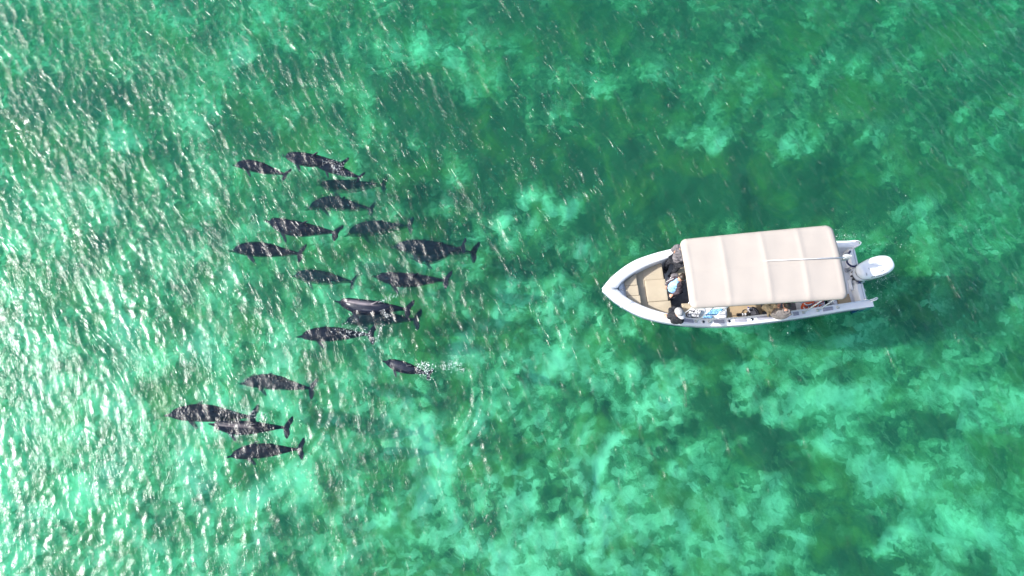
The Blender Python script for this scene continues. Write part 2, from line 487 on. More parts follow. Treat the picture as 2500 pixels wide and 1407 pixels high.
    def build(self, name, mats, parent=None, smooth=False, props=None, angle=None):
        me = bpy.data.meshes.new(name); me.from_pydata(self.v, [], self.f)
        me.polygons.foreach_set('material_index', self.mi); me.update()
        bm = bmesh.new(); bm.from_mesh(me)
        bmesh.ops.remove_doubles(bm, verts=bm.verts, dist=1e-5)
        bmesh.ops.recalc_face_normals(bm, faces=bm.faces)
        if angle is not None:
            for f in bm.faces: f.smooth = True
            for e in bm.edges:
                if len(e.link_faces) == 2 and e.calc_face_angle(0) > math.radians(angle): e.smooth = False
        bm.to_mesh(me); bm.free()
        return link(name, me, mats, parent, smooth and angle is None, props)


def empty(name, loc, rotz=0.0, parent=None):
    o = bpy.data.objects.new(name, None); C.objects.link(o); o.location = loc; o.rotation_euler = (0, 0, rotz)
    o.empty_display_size = 0.2
    if parent: o.parent = parent
    return o


def bake(o):
    """the evaluated mesh of o (modifiers applied); o is removed"""
    bpy.context.view_layer.update()
    dg = bpy.context.evaluated_depsgraph_get()
    me = bpy.data.meshes.new_from_object(o.evaluated_get(dg))
    old = o.data; bpy.data.objects.remove(o)
    if isinstance(old, bpy.types.Mesh): bpy.data.meshes.remove(old)
    elif isinstance(old, bpy.types.Curve): bpy.data.curves.remove(old)
    return me


# ------------------------------------------------------------------ materials of the boat
M = {}
M['gel_white'] = plain('white_gelcoat', (0.80, 0.80, 0.80), 0.28, nscale=2.5, namt=0.03, coat=0.3, bump=0.04, bscale=18)
M['liner'] = plain('liner_gelcoat', (0.70, 0.71, 0.74), 0.4, nscale=4, namt=0.04, bump=0.1, bscale=70)
M['navy'] = plain('navy_hull_paint', (0.008, 0.035, 0.16), 0.22, nscale=3, namt=0.1, coat=0.5)
M['navy_pad'] = plain('navy_vinyl', (0.010, 0.014, 0.075), 0.45, bump=0.15, bscale=90)
M['beige'] = plain('beige_marine_vinyl', (0.44, 0.37, 0.265), 0.55, nscale=6, namt=0.035, bump=0.12, bscale=60)
M['beige2'] = plain('tan_marine_vinyl', (0.42, 0.31, 0.19), 0.55, nscale=5, namt=0.07, bump=0.15, bscale=40)
M['canvas'] = plain('cream_canvas', (0.41, 0.362, 0.318), 0.85, nscale=1.6, namt=0.022, bump=0.35, bscale=220)
M['plank'] = plain('grey_decking', (0.20, 0.19, 0.205), 0.7, nscale=9, namt=0.16, bump=0.3, bscale=50)
M['gap'] = plain('dark_caulking', (0.02, 0.02, 0.024), 0.8)
M['pad'] = plain('grey_tread_pad', (0.36, 0.36, 0.42), 0.75, nscale=25, namt=0.08, bump=0.3, bscale=120)
M['steel'] = plain('polished_steel', (0.62, 0.64, 0.67), 0.22, metal=1.0, nscale=20, namt=0.05)
M['alu'] = plain('white_powder_coated_tube', (0.66, 0.70, 0.74), 0.35, nscale=20, namt=0.04)
M['cast'] = plain('cast_fitting', (0.52, 0.54, 0.52), 0.4, nscale=40, namt=0.14, bump=0.2)
M['rub'] = plain('rubber_grey', (0.16, 0.20, 0.24), 0.6)
M['black'] = plain('black_rubber', (0.012, 0.012, 0.014), 0.5, nscale=30, namt=0.1)
M['engine'] = plain('engine_white_paint', (0.82, 0.83, 0.84), 0.16, nscale=3, namt=0.015, coat=0.8)
M['decal'] = plain('decal_black', (0.02, 0.02, 0.025), 0.4)
M['greydecal'] = plain('decal_grey', (0.30, 0.31, 0.33), 0.4)

# ------------------------------------------------------------------ the boat
TIP = un(1471, 706, 0.94); STERN = (un(2088, 589, 0.70) + un(2130, 748, 0.70)) / 2
ax_ = (STERN - TIP); BANG = math.atan2(ax_.y, ax_.x)
boat = empty('tour_boat', (TIP.x, TIP.y, 0), BANG)
BM = Matrix.Translation((TIP.x, TIP.y, 0)) @ Matrix.Rotation(BANG, 4, 'Z'); BI = BM.inverted()
tag(boat, 'open white boat with navy sides, cream canopy and one white outboard engine', 'boat')


def L(px, py, z):
    return BI @ un(px, py, z)


def W(p): return BM @ Vector(p)


def crom(xs, ys):
    xs = np.array(xs, float); ys = np.array(ys, float); m = np.gradient(ys, xs)
    def f(x):
        x = np.clip(x, xs[0], xs[-1]); i = np.clip(np.searchsorted(xs, x) - 1, 0, len(xs) - 2)
        h = xs[i + 1] - xs[i]; u = (x - xs[i]) / h
        return float((2 * u ** 3 - 3 * u ** 2 + 1) * ys[i] + (u ** 3 - 2 * u ** 2 + u) * h * m[i] + (-2 * u ** 3 + 3 * u ** 2) * ys[i + 1] + (u ** 3 - u ** 2) * h * m[i + 1])
    return f


hb = crom([0, .10, .24, .40, .60, .84, 1.25, 1.8, 2.4, 3.2, 3.7, 4.2, 5.2, 6.0, 6.6], [0.012, .125, .275, .40, .54, .675, .82, .945, 1.03, 1.06, 1.045, 1.02, .945, .87, .84])
ib = crom([0.36, .40, .50, .62, .80, 1.05, 1.3, 1.6, 2.0, 2.6, 3.2, 4.2, 5.2, 6.6], [0.0, .055, .165, .26, .375, .50, .60, .69, .80, .86, .87, .83, .765, .66])
def zg(x): return 0.72 + 0.22 * max(0.0, 1 - x / 2.8) ** 2
XT = 6.36; XS = 6.52                                        # transom, sponson ends
st = sorted(set([0, .03, .06, .1] + [round(v, 3) for v in np.arange(.15, XT, .11)] + [XT]))

mb = MB(); rings = []
for x in st:
    b = hb(x); g = zg(x); fl = min(1.0, x / 1.6)
    sh = lambda s: 0.42 * (1 - s) * math.exp(-x * 1.3)       # raked stem
    side = [(b, g - 0.05, 1.0), (b * (0.90 + 0.07 * fl), g * 0.62, .75), (b * (0.70 + 0.2 * fl), 0.10, .4), (b * (0.52 + 0.30 * fl), -0.05, .2), (b * 0.30, -0.20 - 0.05 * fl, .05)]
    r = [(x + sh(s_), y_, z_) for y_, z_, s_ in side] + [(x + sh(0), 0, -0.30 * min(1, .4 + x))] + [(x + sh(s_), -y_, z_) for y_, z_, s_ in side[::-1]]
    rings.append(r)
mb.strip(rings)
mb.add(rings[-1], [tuple(range(len(rings[-1])))])
hull = mb.build('hull', M['navy'], boat, angle=40)

mb = MB()
for sg in (1, -1):
    rs = []
    for x in st:
        o_, i_, g = hb(x), (ib(x) if x >= 0.365 else 0.0), zg(x)
        i_ = min(i_, o_ - 0.012) if x > 0 else 0
        rs.append([(x, sg * (o_ + .012), g - .085), (x, sg * (o_ + .016), g - .03), (x, sg * (o_ + .006), g - .004), (x, sg * max(o_ - .03, i_ + .001 if i_ else 0), g + .006), (x, sg * (i_ * .6 + o_ * .4), g + .014),
                   (x, sg * (i_ + (0.02 if i_ else 0)), g + .008), (x, sg * i_, g - .012), (x, sg * i_, g - (0.06 if i_ else 0.012))])
    mb.strip(rs)
gun = mb.build('gunwale', M['gel_white'], boat, angle=50)

mb = MB()
for sg in (1, -1):
    mb.tube([(x, sg * (hb(x) + .018), zg(x) - .10) for x in st], 0.014, 6)
mb.build('rub_rail', M['rub'], boat, smooth=True)

# inner liner: side walls, and the two sponsons aft of the transom
mb = MB()
for sg in (1, -1):
    rs = []
    for x in [v for v in st if v >= 0.365]:
        i_, g = ib(x), zg(x)
        rs.append([(x, sg * (i_ - .001), g - .055), (x, sg * max(0, i_ - .012), g * .7), (x, sg * max(0, i_ - .04), 0.10)])
    mb.strip(rs)
mb.build('liner', M['liner'], boat, smooth=True)
for sg in (1, -1):
    mb = MB()
    o0, o1, i0 = hb(XT), hb(XS), ib(XT)
    mb.prism([(XT - .002, sg * (i0 - .03)), (XT - .002, sg * (o0 + .012)), (XS, sg * (o1 + .012)), (XS + .0, sg * (i0 + .035)), (XS - .12, sg * (i0 - .01))], .60, zg(XT) + .006, 0.012)
    sp = mb.build('sponson', M['gel_white'], boat, angle=40)
    mb = MB(); mb.prism([(XT - .01, sg * (o0 + .013)), (XT - .01, sg * (o0 + .024)), (XS + .004, sg * (o1 + .024)), (XS + .004, sg * (o1 + .013))], .30, zg(XT) - .035)
    mb.prism([(XT - .01, sg * (i0 - .02)), (XT - .01, sg * (o0 - .02)), (XS - .02, sg * (o1 - .03)), (XS - .02, sg * (i0 + .06)), (XS - .14, sg * i0)], -.12, .598)
    mb.build('side_stripe', M['navy'], sp)

# cockpit floor of narrow grey boards
x_plat = L(1622, 690, .57).x
mb = MB(); mb.prism([(0.7, -.3), (1.6, -.62), (2.4, -.8), (XT, -.66), (XT, .66), (2.4, .8), (1.6, .62), (.7, .3)], 0.09, 0.104)
mb.build('floor_base', M['gap'], boat)
mb = MB(); y = -.80; k = 0
while y < .80:
    x0 = 1.4 + 0.0 * k; xend = 5.62
    lo = min(abs(y), abs(y + .047)); hi = max(abs(y), abs(y + .047))
    a = x0
    while ib(a) - .03 < hi and a < 2.6: a += .04
    e = xend
    while ib(e) - .03 < hi and e > a: e -= .04
    if e > a + .1: mb.box(a, e, y + .003, y + .0445, 0.104, 0.118 + random.uniform(0, .0015))
    y += .0475; k += 1
mb.build('deck_boards', M['plank'], boat, props={'kind': 'stuff'})

# foredeck: raised locker with three lids, wide platform with a hatch
def clip_outline(x0, x1, ya, yb, marg=.012, n=10):
    """outline between two lengthwise lines, kept inside the hull liner"""
    lo = []; hi = []
    for i in range(n + 1):
        x = x0 + (x1 - x0) * i / n; lim = ib(x) - marg
        a = max(ya, -lim); b = min(yb, lim)
        if b - a > 0.01: lo.append((x, a)); hi.append((x, b))
    return lo + hi[::-1]


ZL, ZP = .70, .57
xa0, xa1 = L(1526, 700, ZL).x, L(1556, 695, ZL).x
yb0 = L(1530, 698, ZL).y; yb1 = L(1533, 723, ZL).y
xm0, xm1 = xa1 - .01, x_plat
print('fore', xa0, xa1, yb0, yb1, xm1)
mb = MB(); mb.prism(clip_outline(0.42, xa1 - .02, -1, 1, .02), .40, ZL - .055); mb.build('locker_base', M['liner'], boat)
for ya, yb, dx in ((yb0 + .003, 1, 0.0), (yb1, yb0 - .003, 0.012), (-1, yb1 - .006, 0.03)):
    mb = MB(); mb.prism(clip_outline(xa0 + dx, xa1 + dx, ya, yb, .03), .645, ZL + dx * .4, .012)
    mb.build('locker_lid', M['beige'], boat, angle=30)
mb = MB(); mb.prism(clip_outline(0.43, xa0 - .06, -1, 1, .015, 5), .55, .74, .01); mb.build('anchor_locker', M['liner'], boat)
mb = MB(); mb.tube([(0.46, 0, .746), (0.56, .045, .746), (0.58, -.03, .748), (0.50, -.02, .75)], .006, 6); mb.build('anchor_rope', M['greydecal'], boat, smooth=True)
hx0 = L(1574, 690, ZP).x; hy1 = L(1600, 683, ZP).y; hy0 = L(1605, 736, ZP).y
print('hatch', hx0, hy0, hy1)
mb = MB(); mb.prism(clip_outline(xm0 - .05, xm1 - .03, -1, 1, .02), .10, ZP - .055); mb.build('platform_base', M['liner'], boat)
mb = MB()
mb.prism(clip_outline(xm0, hx0 - .006, -1, 1, .014), .515, ZP, .010)
mb.build('platform_cushion', M['beige'], boat, angle=30)
for ya, yb, dx in ((hy1 + .004, 1, 0.0), (-1, hy0 - .004, .085)):
    mb = MB(); mb.prism(clip_outline(hx0 - .0045, xm1 + dx, ya, yb, .014), .515, ZP, .010)
    mb.build('platform_cushion', M['beige'], boat, angle=30)
mb = MB(); mb.prism(clip_outline(hx0 + .002, xm1 + .03, hy0, hy1, .014), .515, ZP + .014, .012)
mb.build('hatch_cushion', M['beige'], boat, angle=30)
# a mooring line led over the rail
mb = MB()
p0, p1, p2, p3 = L(1545, 733, .71), L(1541, 737, .9), L(1533, 744, zg(.8) + .03), L(1524, 749, zg(.6) + .025)
mb.tube([p0, (p0 + p1) / 2, p1, p2, p3, L(1514, 750, .8), L(1518, 749, .70)], .008, 6)
mb.build('mooring_line', M['alu'], boat, smooth=True)

# seats along the sides, mostly under the canopy
def seat(px0, px1, py, ya, yb, zt, mat='beige', base='liner', nm='seat'):
    x0, x1 = L(px0, py, zt).x, L(px1, py, zt).x
    mb = MB(); mb.prism(clip_outline(x0 + .01, x1 - .01, ya, yb, .012), .118, zt - .06)
    s_ = mb.build(nm + '_base', M[base], boat)
    mb = MB(); mb.prism(clip_outline(x0, x1, ya, yb, .012), zt - .058, zt, .02)
    return mb.build(nm + '_cushion', M[mat], boat, angle=35)


seat(1649, 1692, 660, .30, 1, .42)
a = L(1627, 660, .4); b = L(1650, 660, .4)
mb = MB(); mb.prism(clip_outline(a.x, b.x, .12, 1, .012), .118, .16, .015); mb.build('side_step', M['liner'], boat, angle=35)
seat(1666, 1700, 750, -1, -.36, .42)
seat(1774, 1862, 765, -1, -.34, .42, 'beige2')
seat(2000, 2011, 745, -1, -.30, .30, 'beige2')
# white moulded trays at the helm, port side
def rounded(x0, x1, y0, y1, r, n=5, corners=(1, 1, 1, 1)):
    pts = []
    for ci, (cx, cy, a0) in enumerate(((x1 - r, y0 + r, -90), (x1 - r, y1 - r, 0), (x0 + r, y1 - r, 90), (x0 + r, y0 + r, 180))):
        if corners[ci]:
            for k in range(n + 1):
                a = math.radians(a0 + 90 * k / n); pts.append((cx + r * math.cos(a), cy + r * math.sin(a)))
        else: pts.append(((x1, y0), (x1, y1), (x0, y1), (x0, y0))[ci])
    return pts


a = L(1690, 768, .5); b = L(1722, 760, .5)
mb = MB(); mb.prism(rounded(a.x, b.x, -.84, -.45, .09), .2, .52, .02); mb.build('moulded_seat', M['gel_white'], boat, angle=35)
a = L(1724, 768, .5); b = L(1775, 760, .5)
mb = MB(); mb.prism(rounded(a.x, b.x, -.84, -.42, .12), .2, .50, .02); mb.build('moulded_seat', M['gel_white'], boat, angle=35)
a = L(1755, 772, .5); b = L(1771, 772, .5)
mb = MB(); mb.prism([(a.x - .04, -.835), (b.x, -.835), (b.x, -.66), (a.x, -.66)], .45, .56, .012); mb.build('console_box', M['liner'], boat, angle=35)

# seat at the stern corner and the moulded well behind it
xw = L(2047, 730, .45).x; xw1 = L(2078, 730, .45).x
mb = MB(); mb.prism([(xw - .12, -.78), (XT - .02, -.70), (XT - .02, .70), (xw - .12, .78)], .12, .36); mb.build('well_floor', M['liner'], boat)
mb = MB(); mb.prism([(xw, -.745), (xw1, -.715), (xw1 - .02, -.42), (xw, -.42)], .36, .45, .015); mb.build('stern_cushion', M['beige2'], boat, angle=35)
mb = MB(); mb.prism([(xw - .10, -.75), (xw - .02, -.745), (xw - .02, -.3), (xw - .10, -.3)], .36, .40, .01); mb.build('step', M['liner'], boat)
mb = MB()   # transom with its lower cut where the engine hangs
mb.prism([(XT - .10, -.70), (XT + .06, -.66), (XT + .06, -.24), (XT - .10, -.24)], .1, .66, .02)
mb.prism([(XT - .10, .24), (XT + .06, .24), (XT + .06, .66), (XT - .10, .70)], .1, .66, .02)
mb.prism([(XT - .06, -.238), (XT + .04, -.238), (XT + .04, .238), (XT - .06, .238)], .1, .55, .02)
mb.build('transom', M['gel_white'], boat, angle=35)
mb = MB(); mb.prism(rounded(xw1 + .06, XT - .12, -.34, -.06, .03), .36, .50, .02); mb.build('battery_box', M['gel_white'], boat, angle=35)
mb = MB(); mb.prism(rounded(xw1 - .12, XT - .13, .30, .62, .04), .36, .385, .01); mb.build('well_lid', M['gel_white'], boat, angle=35)
mb = MB(); q1 = L(2071, 657, .5); mb.box(q1.x - .03, q1.x + .03, q1.y - .05, q1.y + .05, .362, .42); mb.build('drain_grate', M['greydecal'], boat)

# navy padded rail round the engine well: two bowed pieces
for pts in ([(2076, 613), (2074, 617), (2071, 621), (2069, 625)], [(2067, 635), (2068, 641), (2072, 646), (2078, 650), (2084, 651), (2088, 651)]):
    mb = MB(); mb.tube([L(x, y_, .78) for x, y_ in pts], .023, 10); mb.build('padded_rail', M['navy_pad'], boat, smooth=True)
for px, py in ((2076, 613), (2088, 651)):
    c = L(px, py, .78); mb = MB(); mb.tube([c, (c.x + .0, c.y, .40)], .012, 8); mb.build('rail_post', M['steel'], boat, smooth=True)

# tread pads, rod holders and fittings on the port gunwale
for x0, x1, y0 in ((1667, 1692, 783.5), (1742, 1768, 785), (1793, 1822.5, 782), (1848, 1895, 776), (1936, 1950, 765.5), (2009, 2033.5, 754)):
    a, b = L(x0, y0, .73), L(x1, y0, .73)
    yc = -(hb(a.x) + ib(a.x)) / 2; w = .043; yc = max(yc, -(hb(a.x) - .07))
    yc2 = -(hb(b.x) + ib(b.x)) / 2
    mb = MB()
    for s_ in (-1, 1):
        c1, c2 = yc + s_ * .0235, yc2 + s_ * .0235
        mb.prism([(a.x, c1 - .0215), (b.x, c2 - .0215), (b.x, c2 + .0215), (a.x, c1 + .0215)], zg(a.x) + .010, zg(a.x) + .024, .004)
    mb.build('tread_pad', M['pad'], boat, angle=30)
for px, py in ((1717, 784.5), (1780, 782.5), (1836, 778.5)):
    c = L(px, py, .74); yc = -(hb(c.x) + ib(c.x)) / 2
    mb = MB(); mb.lathe([(.040, 0), (.040, .006), (.033, .012), (.022, .012), (.020, -.02)], (c.x, yc, zg(c.x) + .012), 18)
    h = mb.build('rod_holder', M['steel'], boat, smooth=True)
    mb = MB(); mb.lathe([(.001, 0), (.0215, 0.001)], (c.x + .004, yc, zg(c.x) + .0255), 14); mb.build('holder_mouth', M['black'], h)
for px, py in ((1699, 785), (1732, 785), (1962, 762), (1997, 757), (2046, 750)):
    c = L(px, py, .74); yc = -(hb(c.x) + ib(c.x)) / 2
    mb = MB(); mb.prism(rounded(c.x - .036, c.x + .036, yc - .036, yc + .036, .01, 3), zg(c.x) + .004, zg(c.x) + .026, .004)
    mb.lathe([(.018, 0), (.016, .03)], (c.x, yc, zg(c.x) + .026), 10)
    mb.build('pole_base', M['cast'], boat, angle=30)
    if px < 1740:                                            # starboard twin below the canopy
        mb = MB(); mb.prism(rounded(c.x - .036, c.x + .036, -yc - .036, -yc + .036, .01, 3), zg(c.x) + .004, zg(c.x) + .026, .004); mb.build('pole_base', M['cast'], boat, angle=30)

# ------------------------------------------------------------------ canopy
ZC = 1.83
cc = [L(1657, 583, ZC), L(2034, 547, ZC), L(2073, 728, ZC), L(1691, 752, ZC)]
cx0 = (cc[0].x + cc[3].x) / 2; cx1 = (cc[1].x + cc[2].x) / 2
print('canopy', [tuple(round(v, 2) for v in c) for c in cc])
def cy_hi(x): return cc[0].y + (cc[1].y - cc[0].y) * (x - cx0) / (cx1 - cx0)
def cy_lo(x): return cc[3].y + (cc[2].y - cc[3].y) * (x - cx0) / (cx1 - cx0)
NXc, NYc = 120, 60
bows = [cx0 + (cx1 - cx0) * f for f in (0.0, .255, .515, .755, 1.0)]
RC = .15
def canopy_pt(u, v, dz=0.0):
    x = cx0 + (cx1 - cx0) * u
    lo, hi = cy_lo(x), cy_hi(x)
    y = lo + (hi - lo) * v
    # rounded plan corners: pull towards the corner circle
    hw = (hi - lo) / 2; yc = (hi + lo) / 2; hx = (cx1 - cx0) / 2; xc = (cx0 + cx1) / 2
    dx_, dy_ = abs(x - xc) - (hx - RC), abs(y - yc) - (hw - RC)
    if dx_ > 0 and dy_ > 0:
        m_ = max(dx_, dy_); l_ = math.hypot(dx_, dy_); s_ = m_ / l_
        x = xc + math.copysign(hx - RC + dx_ * s_, x - xc); y = yc + math.copysign(hw - RC + dy_ * s_, y - yc)
    e = min(u * (cx1 - cx0), (1 - u) * (cx1 - cx0), v * 2 * hw, (1 - v) * 2 * hw)
    z = ZC + .075 * (1 - (2 * v - 1) ** 2) - .02 * (2 * u - 1) ** 2
    k = 0.0
    for b_ in bows[1:-1]: k += .007 * math.exp(-((x - b_ - .03 * (v - .5)) / .06) ** 2)
    for i in range(4):
        m_ = (bows[i] + bows[i + 1]) / 2; w_ = (bows[i + 1] - bows[i]) / 2
        k -= .011 * max(0, 1 - ((x - m_) / w_) ** 2) * (1 - (2 * v - 1) ** 4)
    z += k + .003 * math.sin(x * 9 + y * 4) * math.sin(y * 7 - x * 3)
    z += .006 * math.exp(-((y - yc) / .02) ** 2) + .006 * math.exp(-((e - .13) / .022) ** 2)
    z -= .045 * math.exp(-(e / .035) ** 1.5)
    return Vector((x, y, z + dz))
top = np.array([[canopy_pt(i / NXc, j / NYc) for i in range(NXc + 1)] for j in range(NYc + 1)])
nxx, nyy = NXc + 1, NYc + 1
idx = np.arange(nxx * nyy).reshape(nyy, nxx)
qd = np.stack([idx[:-1, :-1], idx[:-1, 1:], idx[1:, 1:], idx[1:, :-1]], -1).reshape(-1, 4)
ring = np.concatenate([idx[0, :], idx[1:, -1], idx[-1, -2::-1], idx[-2:0:-1, 0]])
cov = top.reshape(-1, 3); rim = cov[ring].copy(); rim[:, 2] -= .045
bot = cov.copy(); bot[:, 2] -= .012; bot[ring, 2] = rim[:, 2]
n0 = len(cov); allv = np.vstack([cov, bot])
nr = len(ring); a_ = np.arange(nr); b_ = (a_ + 1) % nr
sk = np.stack([ring[a_], n0 + ring[a_], n0 + ring[b_], ring[b_]], -1)
cme = mesh_np('canopy', allv, np.vstack([qd, qd[:, ::-1] + n0, sk]))
canopy = link('canopy', cme, M['canvas'], boat, smooth=True)
# frame under the canvas
frame_top = ZC - .075
mb = MB()
mb.tube([canopy_pt(u, v) - Vector((0, 0, .07)) for u, v in [(.02, .02 + .96 * k / 12) for k in range(13)] + [(.02 + .96 * k / 20, .98) for k in range(1, 21)] + [(.98, .98 - .96 * k / 12) for k in range(1, 13)] + [(.98 - .96 * k / 20, .02) for k in range(1, 20)]], .014, 8, closed=True)
mb.build('canopy_frame', M['alu'], boat, smooth=True)
for f in (.255, .515, .755):
    mb = MB(); mb.tube([canopy_pt(f, .03 + .94 * k / 12) - Vector((0, 0, .045)) for k in range(13)], .014, 8); mb.build('canopy_bow', M['alu'], boat, smooth=True)
def pole(p, top_, r=.015):
    mb = MB(); mb.tube([p, (Vector(p) + Vector(top_)) / 2, top_], r, 10); return mb.build('canopy_pole', M['alu'], boat, smooth=True)
for sg in (-1, 1):
    for px, py, tx in ((1699, 785, .42), (1732, 785, .42)):
        c = L(px, py, .74); yb_ = sg * (hb(c.x) + ib(c.x)) / 2
        tp = L(1752, 744, 1.62) if px < 1710 else L(1790, 738, 1.66)
        pole((c.x, yb_, zg(c.x) + .05), (tp.x, sg * min(abs(tp.y), .84), 1.76))
    for px, py, dx in ((1962, 762, .02), (1997, 757, -.05)):
        c = L(px, py, .74); yb_ = sg * (hb(c.x) + ib(c.x)) / 2
        pole((c.x, yb_, zg(c.x) + .05), (c.x + dx, sg * .86, 1.76))
    pole((1.95, sg * .66, .42), (2.0, sg * .72, 1.78), .012)

# thin white whip aerial lying along the canopy with its foot bracket
mb = MB(); p0 = L(1864, 637, 1.95); p1 = L(2062, 629, 1.93)
mb.tube([p0, (p0 + p1) / 2 + Vector((0, 0, .01)), p1], [.006, .010, .013], 8)
aer = mb.build('aerial', M['gel_white'], boat, smooth=True)
c = L(2066, 628, 1.8)
mb = MB(); mb.prism(rounded(c.x - .07, c.x + .06, c.y - .055, c.y + .055, .02, 3), 1.72, 1.86, .01)
mb.tube([(c.x - .05, c.y, 1.88), (c.x + .08, c.y - .01, 1.90)], .022, 10)
mb.build('aerial_bracket', M['cast'], aer, angle=35)
mb = MB(); mb.tube([(c.x, c.y, 1.73), (c.x + .01, c.y, .42)], .018, 10); mb.build('aerial_post', M['alu'], boat, smooth=True)

# boarding rails at the two stern corners
mb = MB(); z = .74
mb.tube([L(px, py, z) for px, py in ((2086, 588.5), (2094, 588.5), (2099, 590), (2102, 592.5), (2101, 596), (2097, 599), (2088, 602.5))], .016, 10)
mb.build('boarding_rail', M['gel_white'], boat, smooth=True)
mb = MB()
mb.tube([L(px, py, z) for px, py in ((2122, 733.5), (2131, 731), (2138, 727.5), (2142, 727), (2143, 729), (2139, 732), (2126, 736.5))], .014, 10)
mb.build('boarding_rail', M['gel_white'], boat, smooth=True)
mb = MB(); a = L(2046, 750, .80); mb.tube([(a.x, a.y, .76), L(2054, 746, .84), L(2075, 740, .84), L(2100, 735.5, .82), L(2126, 733, .75)], .010, 8)
mb.build('hand_rail', M['alu'], boat, smooth=True)
mb = MB(); mb.tube([L(px, py, zz) for px, py, zz in ((2101, 704, .60), (2107, 703, .62), (2112, 708, .6), (2114, 712, .55), (2108, 706, .58), (2109, 716, .5), (2112, 724, .5), (2118, 726, .6))], .007, 6)
mb.build('mooring_line', M['gel_white'], boat, smooth=True)
mb = MB(); mb.tube([L(1682, 739.5, .5), L(1682.5, 739, .56)], [.03, .024], 12); mb.tube([L(1682, 739.5, .12), L(1682, 739.5, .5)], .014, 8)
mb.build('grab_post', M['steel'], boat, smooth=True)

# ------------------------------------------------------------------ outboard engine
ZE = 1.0
e0, e1 = L(2091, 668, ZE), L(2180, 640, ZE)
ea = math.atan2(e1.y - e0.y, e1.x - e0.x); EL = (e1 - e0).length
EM = Matrix.Translation((e0.x, e0.y, 0)) @ Matrix.Rotation(ea, 4, 'Z')
print('transomx', [tuple(round(v, 2) for v in L(*p, .6)) for p in ((2080, 618), (2088, 644), (2099, 688), (2112, 725))])
print('engine', EL, math.degrees(ea))
wid = crom([0, .04, .12, .25, .42, .60, .76, .88, .96, 1.0], [.04, .125, .185, .222, .250, .255, .235, .19, .115, .03])
hgt = crom([0, .05, .2, .5, .8, .95, 1.0], [.03, .12, .17, .20, .185, .12, .03])
ZB = ZE - .02
def cowl(a, phi, zb=ZB, ws=1.0, hs=1.0):
    w, h = wid(a) * ws, hgt(a) * hs
    cs, sn = math.cos(phi), math.sin(phi)
    return EM @ Vector((a * EL, w * math.copysign(abs(cs) ** .75, cs), zb + h * abs(sn) ** .75))
mb = MB(); A_ = [0, .01, .025, .05, .09] + [.09 + .83 * k / 22 for k in range(1, 23)] + [.95, .97, .985, .995, 1.0]
mb.strip([[cowl(a, PI * k / 24) for k in range(25)] for a in A_])
eng = mb.build('outboard_engine', M['engine'], boat, smooth=True)
mb = MB()    # lower cowl half, slightly inset, tapering to the leg
rings = []
for zz, s_, sh_ in ((ZB + .001, 1.0, 0), (ZB - .10, .985, 0), (ZB - .22, .90, .015), (ZB - .36, .70, .03)):
    rings.append([EM @ Vector((EL * (.5 + (a - .5) * s_ - sh_), wid(a) * s_ * sg, zz)) for a, sg in [(a, 1) for a in A_] + [(a, -1) for a in A_[::-1]]])
mb.loft(rings); mb.build('lower_cowl', M['engine'], eng, angle=50)
mb = MB(); seam = [EM @ Vector((EL * a, (wid(a) + .0035) * sg, ZB + .002)) for a, sg in [(a, 1) for a in A_] + [(a, -1) for a in A_[::-1]]]
mb.tube(seam, .0042, 6, closed=True); mb.build('cowl_seam', M['decal'], eng, smooth=True)
mb = MB(); mb.loft([[EM @ Vector((EL * (.42 + .17 * math.cos(2 * PI * k / 16) * s_), .085 * math.sin(2 * PI * k / 16) * s_, zz)) for k in range(16)] for zz, s_ in ((.70, 1), (.30, .9), (-.10, .75), (-.45, .6))])
mb.prism([tuple((EM @ Vector((EL * a, b, 0)))[:2]) for a, b in ((.25, -.09), (.75, -.12), (.78, .12), (.25, .09))], -.06, -.045)
mb.ellip(EM @ Vector((EL * .45, 0, -.48)), (.20, .055, .055)); mb.build('drive_leg', M['engine'], eng, smooth=True)
mb = MB(); mb.box(XT + .03, XT + .20, -.13, .13, .30, .62); mb.box(XT - .10, XT + .05, -.11, .11, .56, .64)
mb.tube([(XT + .02, -.14, .66), (XT + .02, .14, .66)], .03, 10)
mb.build('clamp_bracket', M['black'], eng)
mb = MB()
for k, (px, py) in enumerate(((2086, 662), (2088, 668), (2090, 674), (2084, 672), (2088, 680))):
    c = L(px, py, .72); mb.box(c.x - .022, c.x + .024, c.y - .018, c.y + .02, .60, .72 + .01 * k)
mb.build('tilt_linkage', M['black'], eng)
mb = MB(); c = L(2089, 666.5, .8); mb.box(c.x - .03, c.x + .03, c.y - .010, c.y + .014, .70, .76); mb.build('link_plate', M['gel_white'], eng)
for pts in ([(2084, 662, .7), (2083.5, 668, .66), (2083, 674, .6), (2081.5, 680, .5)], [(2087.5, 682, .6), (2087.5, 688, .5), (2085, 693, .44), (2080.5, 694, .42)], [(2092, 678, .7), (2096, 684, .66), (2095, 688, .6), (2090, 687, .6)]):
    mb = MB(); mb.tube([L(*p) for p in pts], .008, 6); mb.build('hose', M['black'], eng, smooth=True)

def text_mesh(txt, size, ext=.0005, spacing=1.0, bold=0.0, shear=0.0):
    cu = bpy.data.curves.new('txt', 'FONT'); cu.body = txt; cu.size = size; cu.extrude = ext
    cu.space_character = spacing; cu.offset = bold; cu.shear = shear
    cu.resolution_u = 4
    o = bpy.data.objects.new('txt', cu); C.objects.link(o)
    me = bake(o)
    bm = bmesh.new(); bm.from_mesh(me); bmesh.ops.subdivide_edges(bm, edges=[e for e in bm.edges if e.calc_length() > .02], cuts=3); bm.to_mesh(me); bm.free()
    return me


